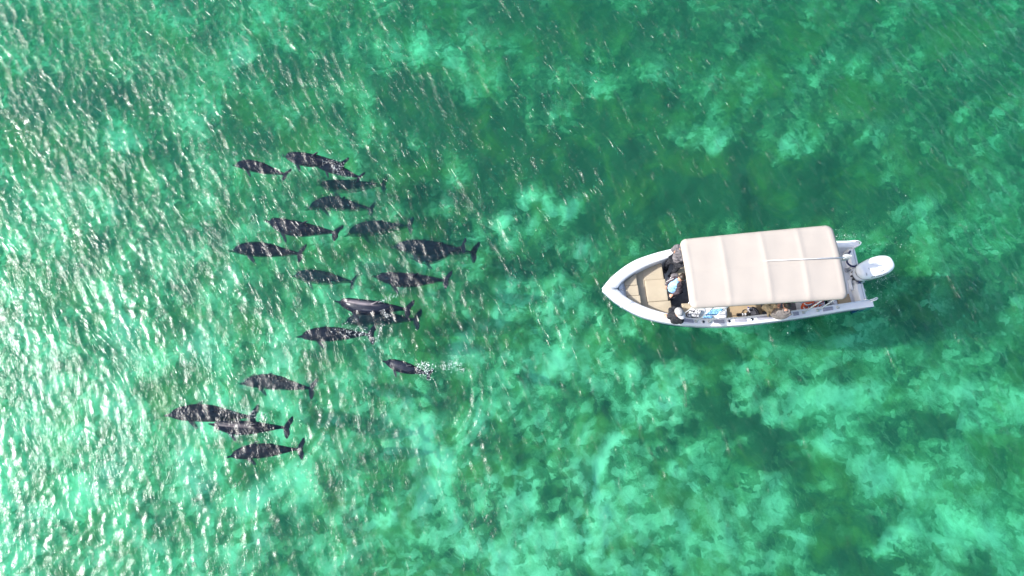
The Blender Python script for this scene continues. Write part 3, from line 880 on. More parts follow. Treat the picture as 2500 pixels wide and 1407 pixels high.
def lay_on_cowl(me, a0, phi0, sx=1.0, sy=1.0, off=.0015, flip=False, quarter=False):
    """wrap flat lettering round the cowl: text x runs along the engine, text y round its section"""
    lift = {}
    for v in me.vertices:
        x, y_, z_ = v.co
        if quarter: a = a0 + y_ * sy / EL; ph = phi0 - x * sx / .25
        else: a = a0 + x * sx / EL; ph = phi0 - y_ * sy / .25
        p = cowl(a, ph); pa = cowl(a + .01, ph); pp = cowl(a, ph + .02)
        n = (pa - p).cross(pp - p).normalized()
        if n.z < 0: n = -n
        v.co = p + n * (off + z_)
    me.update()


TXPHI = PI + .42
me = text_mesh('SUZUKI', .054, spacing=1.04, bold=.0018, shear=.2)
wtxt = max(v.co.x for v in me.vertices)
sx = .44 / wtxt
lay_on_cowl(me, .24, TXPHI, sx=sx, sy=-1.0)
# port shoulder: angle measured down from the +y side, so flip to the -y side
link('lettering', me, M['decal'], eng)
me = text_mesh('4 STROKE', .030, spacing=1.0, bold=.0006)
lay_on_cowl(me, .135, PI / 2 + .28, sx=-.75, sy=1.0, quarter=True)
link('lettering', me, M['decal'], eng)
me = text_mesh('V', .04, bold=.0002); lay_on_cowl(me, .23, PI / 2 - .05, sx=-1, sy=1, quarter=True); link('badge', me, M['greydecal'], eng)
mb = MB()
slit = [(.47 + .16 * k / 8, .008 * math.sin(PI * k / 8) + .0008) for k in range(9)]
vs = []
for a, h_ in slit:
    for s_ in (-1, 1):
        p = cowl(a, PI - .98 + s_ * h_ / .25 - .14 * (a - .47) / .16); vs.append(p + Vector((0, -.001, .003)))
mb.add(vs, [(2 * k, 2 * k + 2, 2 * k + 3, 2 * k + 1) for k in range(8)]); mb.build('vent_slit', M['decal'], eng)
mb = MB()
vs = []
for k in range(13):
    a = .28 + .34 * k / 12
    for s_ in (-1, 1): p = cowl(a, PI - .42 + s_ * .004 + .02 * math.sin(k / 12 * PI)); vs.append(p + Vector((0, -.002, .001)))
mb.add(vs, [(2 * k, 2 * k + 2, 2 * k + 3, 2 * k + 1) for k in range(12)]); mb.build('pinstripe', M['greydecal'], eng)

# ------------------------------------------------------------------ people
def skin_mesh(joints, bones, sub=2, root=None):
    """joints {name: (Vector, radius)}, bones [(a, b)] -> one continuous skinned mesh"""
    names = list(joints); ix = {n: i for i, n in enumerate(names)}
    me = bpy.data.meshes.new('s'); me.from_pydata([tuple(joints[n][0]) for n in names], [(ix[a], ix[b]) for a, b in bones], []); me.update()
    o = bpy.data.objects.new('s', me); C.objects.link(o)
    m = o.modifiers.new('k', 'SKIN')
    for n in names:
        r = joints[n][1]; r = r if isinstance(r, tuple) else (r, r)
        me.skin_vertices[0].data[ix[n]].radius = r
    me.skin_vertices[0].data[ix[root or names[0]]].use_root = True
    sm = o.modifiers.new('u', 'SUBSURF'); sm.levels = sub; sm.render_levels = sub
    return bake(o)


def remesh(me, voxel, smooth=2, keep=10 ** 9):
    o = bpy.data.objects.new('r', me); C.objects.link(o)
    m = o.modifiers.new('r', 'REMESH'); m.mode = 'VOXEL'; m.voxel_size = voxel
    if smooth:
        s_ = o.modifiers.new('c', 'SMOOTH'); s_.factor = 0.5; s_.iterations = smooth
    me = bake(o)
    # keep the outer skin only: drop the small closed pockets a voxel remesh leaves inside
    bm = bmesh.new(); bm.from_mesh(me); seen = set(); parts = []
    for v in bm.verts:
        if v in seen: continue
        st_ = [v]; seen.add(v); comp = []
        while st_:
            w_ = st_.pop(); comp.append(w_)
            for e in w_.link_edges:
                o_ = e.other_vert(w_)
                if o_ not in seen: seen.add(o_); st_.append(o_)
        parts.append(comp)
    parts.sort(key=len)
    for comp in parts[:-1]:
        if len(comp) < keep: bmesh.ops.delete(bm, geom=comp, context='VERTS')
    bm.to_mesh(me); bm.free()
    return me


def cloth(name, col, rough=0.85, col2=None, nscale=14, bump=0.8, bscale=26):
    return plain(name, col, rough, spec=0.25, nscale=nscale, namt=0.18, col2=col2, bump=bump, bscale=bscale)


M['skin'] = plain('skin', (0.52, 0.27, 0.18), 0.5, nscale=25, namt=0.08)
M['hair'] = plain('dark_brown_hair', (0.03, 0.018, 0.012), 0.45, nscale=60, namt=0.2, bump=0.8, bscale=120)
M['grey_jacket'] = cloth('grey_melange_jacket', (0.15, 0.14, 0.15), col2=(0.085, 0.08, 0.09))
M['taupe_jacket'] = cloth('taupe_grey_jacket', (0.20, 0.18, 0.17), col2=(0.12, 0.105, 0.10))
M['black_cloth'] = cloth('black_cloth', (0.012, 0.013, 0.017), col2=(0.03, 0.032, 0.04))
M['dark_jacket'] = cloth('charcoal_jacket', (0.030, 0.030, 0.036), col2=(0.012, 0.012, 0.016))
M['plum'] = cloth('dark_plum_grey_vest', (0.075, 0.06, 0.07), col2=(0.04, 0.03, 0.04))
M['blue_shirt'] = cloth('light_blue_shirt', (0.22, 0.44, 0.68), col2=(0.27, 0.50, 0.72), bump=0.3)
M['khaki'] = cloth('khaki_trousers', (0.42, 0.34, 0.22), col2=(0.33, 0.26, 0.16))
M['cap_grey'] = plain('pale_grey_cap', (0.34, 0.335, 0.33), 0.8, nscale=10, namt=0.05, bump=0.3, bscale=90)
M['cap_white'] = plain('white_cap_peak', (0.62, 0.61, 0.60), 0.7, nscale=10, namt=0.03)
M['shoe'] = plain('white_grey_shoe', (0.45, 0.45, 0.47), 0.6, nscale=30, namt=0.2)
M['dshoe'] = plain('dark_shoe', (0.025, 0.02, 0.02), 0.6)
M['white_cloth'] = plain('white_piping', (0.6, 0.6, 0.62), 0.8)


def hand(mb_joints, wrist, direc, palm_n, size=1.0, curl=0.35, side=1):
    """five bent fingers and a thumb as short chains from the palm; returns list of meshes"""
    d = Vector(direc).normalized(); n = Vector(palm_n); n = (n - d * n.dot(d)).normalized(); s_ = d.cross(n) * side
    w = Vector(wrist); palm = w + d * .05 * size
    ms = []
    J = {'w': (w, (.026 * size, .02 * size)), 'p1': (w + d * .035 * size, (.034 * size, .016 * size)), 'p2': (w + d * .075 * size, (.038 * size, .014 * size))}
    ms.append(skin_mesh(J, [('w', 'p1'), ('p1', 'p2')], 2))
    for k, (off, ln) in enumerate(((-.030, .062), (-.010, .074), (.011, .070), (.030, .055))):
        b = w + (d * .050 + s_ * off * .8) * size
        spread = s_ * off * 3.2
        pts = [b]; cur = b; ang = 0.1
        for j, f in enumerate((.45, .32, .23)):
            dd = (d * math.cos(ang) + n * math.sin(ang) + spread * 1.0).normalized(); cur = cur + dd * ln * f * size; pts.append(cur); ang += curl
        ms.append(skin_mesh({i: (p, (.0105 - .0008 * i) * size) for i, p in enumerate(pts)}, [(0, 1), (1, 2), (2, 3)], 1))
    b = w + (d * .02 - s_ * .022) * size
    pts = [b, b + (d * .03 - s_ * .026) * size, b + (d * .058 - s_ * .036 + n * .01) * size]
    ms.append(skin_mesh({i: (p, (.0115 - .001 * i) * size) for i, p in enumerate(pts)}, [(0, 1), (1, 2)], 1))
    return ms


def bm_join(meshes):
    bm = bmesh.new()
    for m in meshes: bm.from_mesh(m)
    me = bpy.data.meshes.new('j'); bm.to_mesh(me); bm.free()
    for m in meshes: bpy.data.meshes.remove(m)
    return me


def head_meshes(c, fwd, up):
    f = Vector(fwd).normalized(); u = Vector(up); u = (u - f * u.dot(f)).normalized(); s_ = f.cross(u)
    R = Matrix((s_, f, u)).transposed()
    e = R.to_euler(); c = Vector(c)
    out = MB()
    out.ellip(c + u * .02, (.075, .093, .098), e, 18, 14)
    out.ellip(c - u * .055 + f * .028, (.052, .060, .060), e)
    out.ellip(c + f * .100 - u * .012, (.012, .018, .024), e, 8, 6)
    for q_ in (-1, 1):
        out.ellip(c + s_ * .077 * q_ - u * .005 - f * .01, (.012, .02, .03), e, 8, 6)
        out.ellip(c + s_ * .03 * q_ + f * .088 + u * .03, (.018, .010, .007), e, 8, 6)
    out.ellip(c + f * .088 - u * .058, (.024, .012, .009), e, 8, 6)
    return out.mesh('h'), (c, f, u, s_, e)


def person(name, label, J, body_mats, seg_mat, head_c, head_f, head_up, hands, extras, group=None):
    """J: joint name -> (world point, radius). One continuous body; extras are clothes parts"""
    root = empty('person', tuple(sum((J[k][0] for k in J if k.startswith('foot')), Vector()) / max(1, sum(k.startswith('foot') for k in J))))
    tag(root, label, 'person', group)
    bones = [b for b in BONES if b[0] in J and b[1] in J]
    ms = [skin_mesh(J, bones, 2, 'pelvis')]
    hm, hf = head_meshes(head_c, head_f, head_up); ms.append(hm)
    for h in hands: ms += hand(None, *h)
    me = remesh(bm_join(ms), .0085, 2, 250)
    # one mesh, coloured by the nearest limb segment
    co = np.empty(len(me.polygons) * 3, np.float32)
    cen = np.array([p.center[:] for p in me.polygons])
    segs = []
    for a, b in bones: segs.append((J[a][0], J[b][0], seg_mat(a, b)))
    best = np.full(len(cen), 1e9); mi = np.zeros(len(cen), int)
    for a, b, m in segs:
        a_, b_ = np.array(a), np.array(b); ab = b_ - a_
        t_ = np.clip(((cen - a_) @ ab) / (ab @ ab), 0, 1); d = np.linalg.norm(cen - (a_ + t_[:, None] * ab), axis=1)
        k = d < best; best[k] = d[k]; mi[k] = m
    hc = np.array(hf[0]); mi[np.linalg.norm(cen - hc, axis=1) < .135] = 0
    for h in hands: mi[np.linalg.norm(cen - np.array(h[0]), axis=1) < .03] = 0
    for h in hands:
        dd = np.array(Vector(h[1]).normalized()); rel = cen - np.array(h[0]); mi[(rel @ dd > -.01) & (np.linalg.norm(rel, axis=1) < .17)] = 0
    for v in me.vertices: v.co = Vector(v.co) - root.location
    while len(me.materials): me.materials.pop()
    body = link('body', me, body_mats, root, True)
    me.polygons.foreach_set('material_index', mi)
    for o in extras(hf):
        o.parent = root
        for v in o.data.vertices: v.co = Vector(v.co) - root.location
    eye = MB()
    for q_ in (-1, 1): 
        eye = MB(); eye.ellip(hf[0] + hf[3] * .03 * q_ + hf[1] * .091 + hf[2] * .015, (.011, .006, .006), hf[4], 8, 6)
        eo = eye.build('eye', M['black'], root, smooth=True)
        for v in eo.data.vertices: v.co = Vector(v.co) - root.location
    return root


BONES = [('pelvis', 'waist'), ('waist', 'chest'), ('chest', 'neck'), ('neck', 'headb'), ('chest', 'shl'), ('shl', 'ell'), ('ell', 'wrl'), ('chest', 'shr'), ('shr', 'elr'), ('elr', 'wrr'),
         ('pelvis', 'hipl'), ('hipl', 'knl'), ('knl', 'anl'), ('anl', 'footl'), ('pelvis', 'hipr'), ('hipr', 'knr'), ('knr', 'anr'), ('anr', 'footr')]
RAD = {'pelvis': .135, 'waist': .125, 'chest': .135, 'neck': .058, 'headb': .06, 'shl': .068, 'shr': .068, 'ell': .047, 'elr': .047, 'wrl': .03, 'wrr': .03,
       'hipl': .092, 'hipr': .092, 'knl': .064, 'knr': .064, 'anl': .044, 'anr': .044, 'footl': .036, 'footr': .036}


def J_(d, k=1.0): return {n: (un(*p), RAD[n] * k) for n, p in d.items()}


def shell(J, names, bones, grow, mat, nm, sub=2, vox=.012):
    me = skin_mesh({n: (J[n][0], J[n][1] + grow) for n in names}, bones, sub)
    me = remesh(me, vox, 2)
    while len(me.materials): me.materials.pop()
    # folds
    for v in me.vertices:
        p = v.co; f = .006 * math.sin(p.x * 55 + 3 * math.sin(p.z * 30)) + .005 * math.sin(p.y * 60 + p.z * 45)
        v.co = v.co + v.normal * f
    return link(nm, me, mat, None, True)


def upper(J): return ['pelvis', 'waist', 'chest', 'shl', 'shr', 'ell', 'elr', 'wrl', 'wrr', 'neck']


UB = [('pelvis', 'waist'), ('waist', 'chest'), ('chest', 'neck'), ('chest', 'shl'), ('shl', 'ell'), ('ell', 'wrl'), ('chest', 'shr'), ('shr', 'elr'), ('elr', 'wrr')]


def jacket(J, mat, nm='jacket', grow=.016, cut=True):
    JJ = dict(J)
    n_, r_ = JJ['neck']; c_ = J['chest'][0]
    JJ['neck'] = (c_ + (n_ - c_) * .72, .062)
    for a, b in (('ell', 'wrl'), ('elr', 'wrr')):
        JJ[b] = (J[a][0] + (J[b][0] - J[a][0]) * .93, J[b][1] + .004)
    return shell(JJ, upper(J), UB, grow, mat, nm)


def trousers(J, mat, grow=.012):
    JJ = dict(J); names = ['pelvis', 'hipl', 'knl', 'anl', 'hipr', 'knr', 'anr']
    return shell(JJ, names, [('pelvis', 'hipl'), ('hipl', 'knl'), ('knl', 'anl'), ('pelvis', 'hipr'), ('hipr', 'knr'), ('knr', 'anr')], grow, mat, 'trousers')


def shoe(J, s_, mat):
    a, f = J['an' + s_][0], J['foot' + s_][0]
    me = skin_mesh({'h': (a + Vector((0, 0, -.045)) - (f - a) * .25, (.045, .04)), 'm': ((a + f) / 2 + Vector((0, 0, -.03)), (.05, .036)), 't': (f + Vector((0, 0, -.005)), (.045, .03))}, [('h', 'm'), ('m', 't')], 2)
    return link('shoe', me, mat, None, True)


def hair_cap(hf, grow=1.10, mat='hair', back=0.02):
    c, f, u, s_, e = hf
    mb = MB(); mb.ellip(c + u * .030 - f * back, (.075 * grow, .090 * grow, .095 * grow), e, 20, 14, jitter=.03)
    vs = [Vector(v) for v in mb.v]
    for i, v in enumerate(vs):
        r = v - c; low = r.dot(u) < -.02; front = r.dot(f) > .055 and r.dot(u) < .055
        if front: vs[i] = v - f * (r.dot(f) - .05) * .9
        if low: vs[i] = vs[i] + u * (-.02 - r.dot(u)) * .5
    mb.v = [tuple(v) for v in vs]
    return mb.build('hair', M[mat], None, smooth=True)


def baseball_cap(hf, crown, peak, pf, tail=True):
    c, f, u, s_, e = hf
    pf = Vector(pf); pf = (pf - u * pf.dot(u)).normalized(); side = u.cross(pf)
    R = Matrix((side, pf, u)).transposed(); 
    mb = MB(); rings = []
    for i in range(9):
        a = PI / 2 * i / 8; r_ = math.cos(a) ** .8; z_ = .105 * math.sin(a)
        rings.append([c + u * (.035 + z_) + R @ Vector((.098 * r_ * math.cos(2 * PI * k / 24), .112 * r_ * math.sin(2 * PI * k / 24), 0)) for k in range(24)])
    mb.loft(rings, cap=True)
    cr = mb.build('cap', crown, None, angle=50)
    mb = MB(); vs = []; n = 12
    for lay in (0, .006):
        for k in range(n + 1):
            a = PI * k / n
            inn = Vector((.095 * math.cos(a), .085 * math.sin(a) * .9 + .02, lay + .002))
            out = Vector((.090 * math.cos(a), .105 * math.sin(a) + .085, lay - .012 * math.sin(a) - .012 * abs(math.cos(a))))
            vs += [c + u * .035 + R @ inn, c + u * .035 + R @ out]
    fs = []; m = 2 * (n + 1)
    for k in range(n):
        fs += [(2 * k, 2 * k + 1, 2 * k + 3, 2 * k + 2), (m + 2 * k, m + 2 * k + 2, m + 2 * k + 3, m + 2 * k + 1), (2 * k + 1, m + 2 * k + 1, m + 2 * k + 3, 2 * k + 3)]
    mb.add(vs, fs); pk = mb.build('peak', peak, None, smooth=True)
    mb = MB(); mb.ellip(c + u * .142, (.010, .010, .006), (0, 0, 0), 8, 6); bt = mb.build('cap_button', peak, None, smooth=True)
    return [cr, pk, bt]


G = 'people aboard the boat'
BX_ = Vector((math.cos(BANG), math.sin(BANG), 0)); BY_ = Vector((-math.sin(BANG), math.cos(BANG), 0))
UPZ = Vector((0, 0, 1))

# 1: standing at the starboard bow edge of the canopy, grey jacket, black trousers
J = J_({'pelvis': (1653, 636, .98), 'waist': (1656, 628, 1.12), 'chest': (1662, 615, 1.32), 'neck': (1671, 604, 1.46), 'headb': (1675, 600, 1.52),
        'shl': (1677, 622, 1.38), 'shr': (1653, 602, 1.40), 'ell': (1664, 636, 1.17), 'elr': (1641, 611, 1.20), 'wrl': (1655, 620, 1.28), 'wrr': (1651, 612, 1.30),
        'hipl': (1661, 641, .93), 'hipr': (1645, 630, .93), 'knl': (1650, 658, .55), 'knr': (1628, 644, .55), 'anl': (1638, 672, .20), 'anr': (1626, 661, .20),
        'footl': (1630, 676, .16), 'footr': (1622, 668, .16)})
hc = un(1678, 597, 1.60)
for k_ in ('hipl', 'hipr', 'knl', 'knr', 'anl', 'anr'): J[k_] = (J[k_][0], J[k_][1] * .84)
print('P1 heights', (J['hipl'][0] - J['knl'][0]).length, (J['knl'][0] - J['anl'][0]).length, (J['shl'][0] - J['ell'][0]).length, (J['ell'][0] - J['wrl'][0]).length, (J['shl'][0] - J['shr'][0]).length)
fw = -BX_ - BY_ * .2
J1 = J
person('person', 'standing person in grey jacket and black trousers beside the canopy front, starboard edge', J, [M['skin'], M['black_cloth'], M['grey_jacket']],
       lambda a, b: 1 if a in ('pelvis', 'hipl', 'hipr', 'knl', 'knr') and b not in ('waist',) else (0 if a in ('neck', 'ell', 'elr') else 2),
       hc, fw, UPZ, [(J['wrl'][0], J['wrr'][0] - J['wrl'][0] + UPZ * .1, fw, 1, .6, 1), (J['wrr'][0], fw * .2 + UPZ * .2 - BY_ * .2, fw, 1, .6, -1)],
       lambda hf: [jacket(J1, M['grey_jacket']), trousers(J1, M['black_cloth']), shoe(J1, 'l', M['shoe']), shoe(J1, 'r', M['shoe']), hair_cap(hf)], G)

# 2: sitting at the foredeck step, light blue shirt under a dark open jacket
J = J_({'pelvis': (1645, 709, .50), 'waist': (1645, 702, .64), 'chest': (1648, 692, .86), 'neck': (1657, 683, 1.04), 'headb': (1661, 681, 1.11),
        'shl': (1662, 697, .95), 'shr': (1645, 682, .95), 'ell': (1657, 713, .74), 'elr': (1632, 688, .80), 'wrl': (1643, 719, .62), 'wrr': (1627, 697, .66),
        'hipl': (1649, 716, .47), 'hipr': (1640, 708, .47), 'knl': (1632, 728, .55), 'knr': (1628, 712, .56), 'anl': (1640, 728, .20), 'anr': (1637, 716, .20),
        'footl': (1632, 731, .16), 'footr': (1629, 719, .16)})
print('P2', (J['hipl'][0] - J['knl'][0]).length, (J['shl'][0] - J['shr'][0]).length, (J['shl'][0] - J['ell'][0]).length, (J['neck'][0] - J['pelvis'][0]).length)
hc = un(1664, 679, 1.20); fw2 = (-BX_ * .9 - BY_ * .5 - UPZ * .3)
J2 = J


def p2_extras(hf):
    sh = shell(J2, ['pelvis', 'waist', 'chest', 'neck'], [('pelvis', 'waist'), ('waist', 'chest'), ('chest', 'neck')], .030, M['blue_shirt'], 'shirt')
    # open jacket: back and sleeves, front left open
    JJ = dict(J2); off = (BX_ * .8 - BY_ * .6) * .055
    for k in ('pelvis', 'waist', 'chest'): JJ[k] = (J2[k][0] + off + (BX_ * .02), J2[k][1] + .012)
    JJ['neck'] = (J2['chest'][0] + (J2['neck'][0] - J2['chest'][0]) * .8 + off * .4, .05)
    jk = shell(JJ, upper(J2), UB, .012, M['plum'], 'jacket')
    mb = MB(); mb.tube([J2['shr'][0] + UPZ * .07 - BX_ * .02, (J2['shr'][0] + J2['elr'][0]) / 2 - BX_ * .065 + UPZ * .02, J2['elr'][0] - BX_ * .05, J2['wrr'][0] - BX_ * .03 + UPZ * .02], .006, 6)
    pp = mb.build('piping', M['white_cloth'], None, smooth=True)
    return [sh, jk, pp, trousers(J2, M['black_cloth']), shoe(J2, 'l', M['dshoe']), shoe(J2, 'r', M['dshoe']), hair_cap(hf, 1.16, back=.03)]


person('person', 'dark haired person in light blue shirt and open dark jacket, sitting behind the beige hatch', J, [M['skin'], M['black_cloth'], M['plum']],
       lambda a, b: 1 if a in ('pelvis', 'hipl', 'hipr', 'knl', 'knr') and b not in ('waist',) else (0 if a in ('neck',) or b in ('wrl', 'wrr') else 2),
       hc, fw2, UPZ, [(J['wrl'][0], (J['knl'][0] - J['wrl'][0]) + Vector((0, 0, .03)), -UPZ, 1, .3, 1), (J['wrr'][0], (J['knr'][0] - J['wrr'][0]), -UPZ, 1, .3, -1)], p2_extras, G)

# 3: sitting on the port gunwale, pale grey cap, one hand spread on the rail
J = J_({'pelvis': (1647, 780, .86), 'waist': (1650, 778, .98), 'chest': (1653, 774, 1.14), 'neck': (1656, 768, 1.34), 'headb': (1657, 766, 1.40),
        'shl': (1664, 780, 1.22), 'shr': (1643, 766, 1.22), 'ell': (1662, 786, .98), 'elr': (1636, 774, 1.0), 'wrl': (1651, 770, .95), 'wrr': (1632, 771, .86),
        'hipl': (1652, 780, .82), 'hipr': (1642, 774, .82), 'knl': (1647, 752, .68), 'knr': (1639, 757, .66), 'anl': (1640, 757, .22), 'anr': (1633, 762, .22),
        'footl': (1634, 754, .17), 'footr': (1628, 758, .17)})
print('P3', (J['hipl'][0] - J['knl'][0]).length, (J['shl'][0] - J['shr'][0]).length)
hc = un(1657, 763, 1.50)
J3 = J; pf3 = (un(1669, 776, 1.5) - un(1657, 762, 1.5))
person('person', 'person in pale grey cap and charcoal jacket on the port gunwale, hand on the rail', J, [M['skin'], M['black_cloth'], M['dark_jacket']],
       lambda a, b: 1 if a in ('pelvis', 'hipl', 'hipr', 'knl', 'knr') and b not in ('waist',) else (0 if a in ('neck',) or b in ('wrl', 'wrr') else 2),
       hc, pf3, UPZ, [(J['wrl'][0], BY_ * .5 - BX_ + UPZ * -.2, -UPZ, 1, .5, 1), (J['wrr'][0], -BX_ * 1.0 + BY_ * .35 - UPZ * .35, -UPZ, 1.1, .12, -1)],
       lambda hf: [jacket(J3, M['dark_jacket'], grow=.020), trousers(J3, M['black_cloth']), shoe(J3, 'l', M['dshoe']), shoe(J3, 'r', M['dshoe']), hair_cap(hf, 1.04)] + baseball_cap(hf, M['cap_grey'], M['cap_white'], pf3), G)

# 4: sitting on the port gunwale amidships, taupe jacket, khaki trousers, leaning inboard
J = J_({'pelvis': (1894, 771, .88), 'waist': (1899, 769, .99), 'chest': (1909, 765, 1.14), 'neck': (1918, 756, 1.26), 'headb': (1919, 752, 1.30),
        'shl': (1901, 762, 1.20), 'shr': (1928, 766, 1.20), 'ell': (1897, 761, .98), 'elr': (1934, 764, .98), 'wrl': (1903, 751, .98), 'wrr': (1917, 752, 1.02),
        'hipl': (1887, 766, .84), 'hipr': (1897, 766, .84), 'knl': (1870, 748, .74), 'knr': (1889, 741, .72), 'anl': (1862, 758, .24), 'anr': (1874, 752, .24),
        'footl': (1856, 756, .18), 'footr': (1868, 750, .18)})
print('P4', (J['hipl'][0] - J['knl'][0]).length, (J['shl'][0] - J['shr'][0]).length)
J['pelvis'] = (J['pelvis'][0], .155); J['waist'] = (J['waist'][0], .15)
hc = un(1921, 746, 1.36); fw4 = BY_ * .8 - UPZ * .7
J4 = J


def p4_extras(hf):
    mb = MB()
    cc_ = J4['chest'][0] * .35 + J4['neck'][0] * .65 + BX_ * .02 - BY_ * .03
    for k in range(3):
        mb.tube([cc_ + Vector((.105 * math.cos(a) + .0, .075 * math.sin(a), .02 * k - .01 + .02 * math.sin(a))) * (1 - .12 * k) + UPZ * .012 * k for a in [2 * PI * i / 16 for i in range(16)]], .026, 8, closed=True)
    hd = mb.build('hood', M['taupe_jacket'], None, smooth=True)
    return [jacket(J4, M['taupe_jacket'], grow=.024), hd, trousers(J4, M['khaki'], .018), shoe(J4, 'l', M['dshoe']), shoe(J4, 'r', M['dshoe']), hair_cap(hf, 1.1)]


person('person', 'person in taupe hooded jacket and khaki trousers sitting on the port gunwale, leaning inboard', J, [M['skin'], M['khaki'], M['taupe_jacket']],
       lambda a, b: 1 if a in ('pelvis', 'hipl', 'hipr', 'knl', 'knr') and b not in ('waist',) else (0 if a in ('neck',) or b in ('wrl', 'wrr') else 2),
       hc, fw4, BY_ * .5 + UPZ, [(J['wrl'][0], BY_ + UPZ * .3, UPZ, 1, .5, 1), (J['wrr'][0], BY_ - BX_ * .5 + UPZ * .1, UPZ, 1, .5, -1)], p4_extras, G)

# ------------------------------------------------------------------ things lying in the boat (all measured on their own level)
M['orange'] = plain('orange_life_vest_cloth', (0.88, 0.13, 0.03), 0.6, nscale=12, namt=0.1, bump=0.4, bscale=40)
M['vest_white'] = plain('white_webbing', (0.72, 0.68, 0.66), 0.6)
M['strap'] = plain('grey_strap', (0.11, 0.10, 0.13), 0.7)


def soft(pts, z0, z1, mat, nm, parent=None, vox=.012, sm=6):
    mb = MB(); mb.prism([tuple(p)[:2] for p in pts], z0, z1, .02)
    me = remesh(mb.mesh(nm), vox, sm)
    while len(me.materials): me.materials.pop()
    return link(nm, me, mat, parent, True)


def at_root(root, o):
    o.parent = root
    for v in o.data.vertices: v.co = Vector(v.co) - root.location
    return o


def vest(poly, z0, z1, label, strap, grp, white):
    c = sum((un(*p, z0) for p in poly), Vector()) / len(poly)
    r = empty('life_vest', c); tag(r, label, 'life vest', grp)
    at_root(r, soft([un(*p, z1) for p in poly], z0, z1, M['orange'], 'float_panel'))
    for w in white:
        mb = MB(); mb.tube([un(x, y_, z1 + .012) for x, y_ in w], .016, 6); at_root(r, mb.build('white_band', M['vest_white'], None, smooth=True))
    for w in strap:
        mb = MB(); mb.tube([un(x, y_, z1 + .03) for x, y_ in w], .014, 6); at_root(r, mb.build('strap', M['strap'], None, smooth=True))
    return r


vest([(1963, 738), (1989, 735), (1996, 742), (1993, 752), (1984, 755.5), (1968, 757), (1960.5, 752), (1960, 745)], .42, .56, 'orange life vest with white bands and grey strap, forward one beside the port gunwale',
     [[(1976, 747), (1984, 743), (1991, 738)], [(1966, 749), (1976, 746.5)]], 'life vests by the port gunwale',
     [[(1963, 741), (1968, 744.5), (1975, 745), (1982, 742)], [(1974, 746), (1974, 756)], [(1980, 747), (1981, 751), (1977, 754)], [(1961, 750), (1966, 756)]])
vest([(1996, 736), (2014, 733), (2012, 741), (2003, 748), (1998, 750)], .42, .53, 'red orange life vest with black strap, half under the canopy beside the forward vest',
     [[(1997, 743), (2005, 740), (2014, 735)]], 'life vests by the port gunwale', [[(1994, 740), (1998, 744), (1996, 752)], [(2000, 743), (2008, 741)]])
# bench below the vests
a = L(1958, 755, .42); b = L(2016, 748, .42)
mb = MB(); mb.prism([(a.x, -.775), (b.x, -.75), (b.x, -.42), (a.x, -.42)], .118, .42, .02); mb.build('side_bench', M['liner'], boat, angle=35)


def pattern_mat(name, ca, cb, scale, thr=(.46, .54), cc_=None):
    t = NT(name); co = obj_co(t)
    v = t.n('ShaderNodeTexVoronoi', {'feature': 'DISTANCE_TO_EDGE'}, Scale=scale); t.put(v.inputs['Vector'], co)
    w = t.n('ShaderNodeTexWave', {'wave_type': 'RINGS'}, Scale=scale * .35, Distortion=7.0, Detail=1.0); t.put(w.inputs['Vector'], co); t.put(w.inputs['Detail Scale'], 1.2)
    f = t.ramp(w.outputs['Fac'] if cc_ is None else v.outputs[0], [(thr[0], 0.0), (thr[1], 1.0)])
    c = t.mix(f, ca, cb)
    p = t.n('ShaderNodeBsdfPrincipled', None, Base_Color=c, Roughness=0.9); t.put(t.out.inputs[0], p)
    return t.m


M['bw'] = pattern_mat('black_white_leaf_print', (0.012, 0.012, 0.02), (0.74, 0.73, 0.74), 18, (.05, .09), 1)
M['bluep'] = pattern_mat('blue_line_print', (0.03, 0.10, 0.30), (0.25, 0.52, 0.76), 17, (.03, .06), 1)
r = soft([un(x, y_, .58) for x, y_ in ((1686, 757), (1693, 754), (1712, 757), (1713, 763), (1706, 775), (1678, 775), (1676, 768))], .50, .60, M['bw'], 'folded_towel')
tag(r, 'folded black and white patterned towel on the seat beside the capped person', 'towel')
r = soft([un(x, y_, .56) for x, y_ in ((1734, 755), (1762, 752), (1766, 757), (1750, 769), (1724, 769), (1722, 766))], .495, .56, M['bluep'], 'blue_towel')
tag(r, 'light blue towel with dark line pattern on the white moulded seat', 'towel')
r = soft([un(x, y_, .54) for x, y_ in ((1718, 771), (1740, 770.5), (1740, 778), (1716, 778))], .495, .55, M['bluep'], 'folded_cloth')
tag(r, 'small folded blue patterned cloth against the port gunwale', 'cloth')

# camera with a long lens lying on the tan bench
zc = .48
c = un(1822, 768, zc); r = empty('camera', (c.x, c.y, .42)); tag(r, 'camera with long black and white lens lying on the tan bench', 'camera')
def seg(x0, x1, ra, rb, mat, nm):
    mb = MB(); p, q_ = un(x0, 769.2 - (x0 - 1799) * .05, zc), un(x1, 769.2 - (x1 - 1799) * .05, zc)
    mb.tube([p, q_], [ra, rb], 16); return at_root(r, mb.build(nm, mat, None, angle=40))
seg(1799, 1808.5, .040, .040, M['black'], 'lens_hood'); seg(1808.6, 1810.5, .036, .036, M['black'], 'focus_ring')
seg(1810.6, 1821, .034, .032, M['gel_white'], 'lens_barrel'); seg(1814, 1816.5, .0355, .0355, M['black'], 'zoom_ring'); seg(1821.1, 1823.5, .036, .036, M['black'], 'mount_ring')
mb = MB(); p = un(1828, 767, zc); mb.prism([(p.x - .035, p.y - .06), (p.x + .035, p.y - .06), (p.x + .035, p.y + .06), (p.x - .035, p.y + .06)], .42, .53, .015); mb.prism([(p.x - .025, p.y - .03), (p.x + .025, p.y - .03), (p.x + .02, p.y + .02), (p.x - .02, p.y + .02)], .53, .56, .01)
at_root(r, mb.build('camera_body', M['black'], None, angle=40))
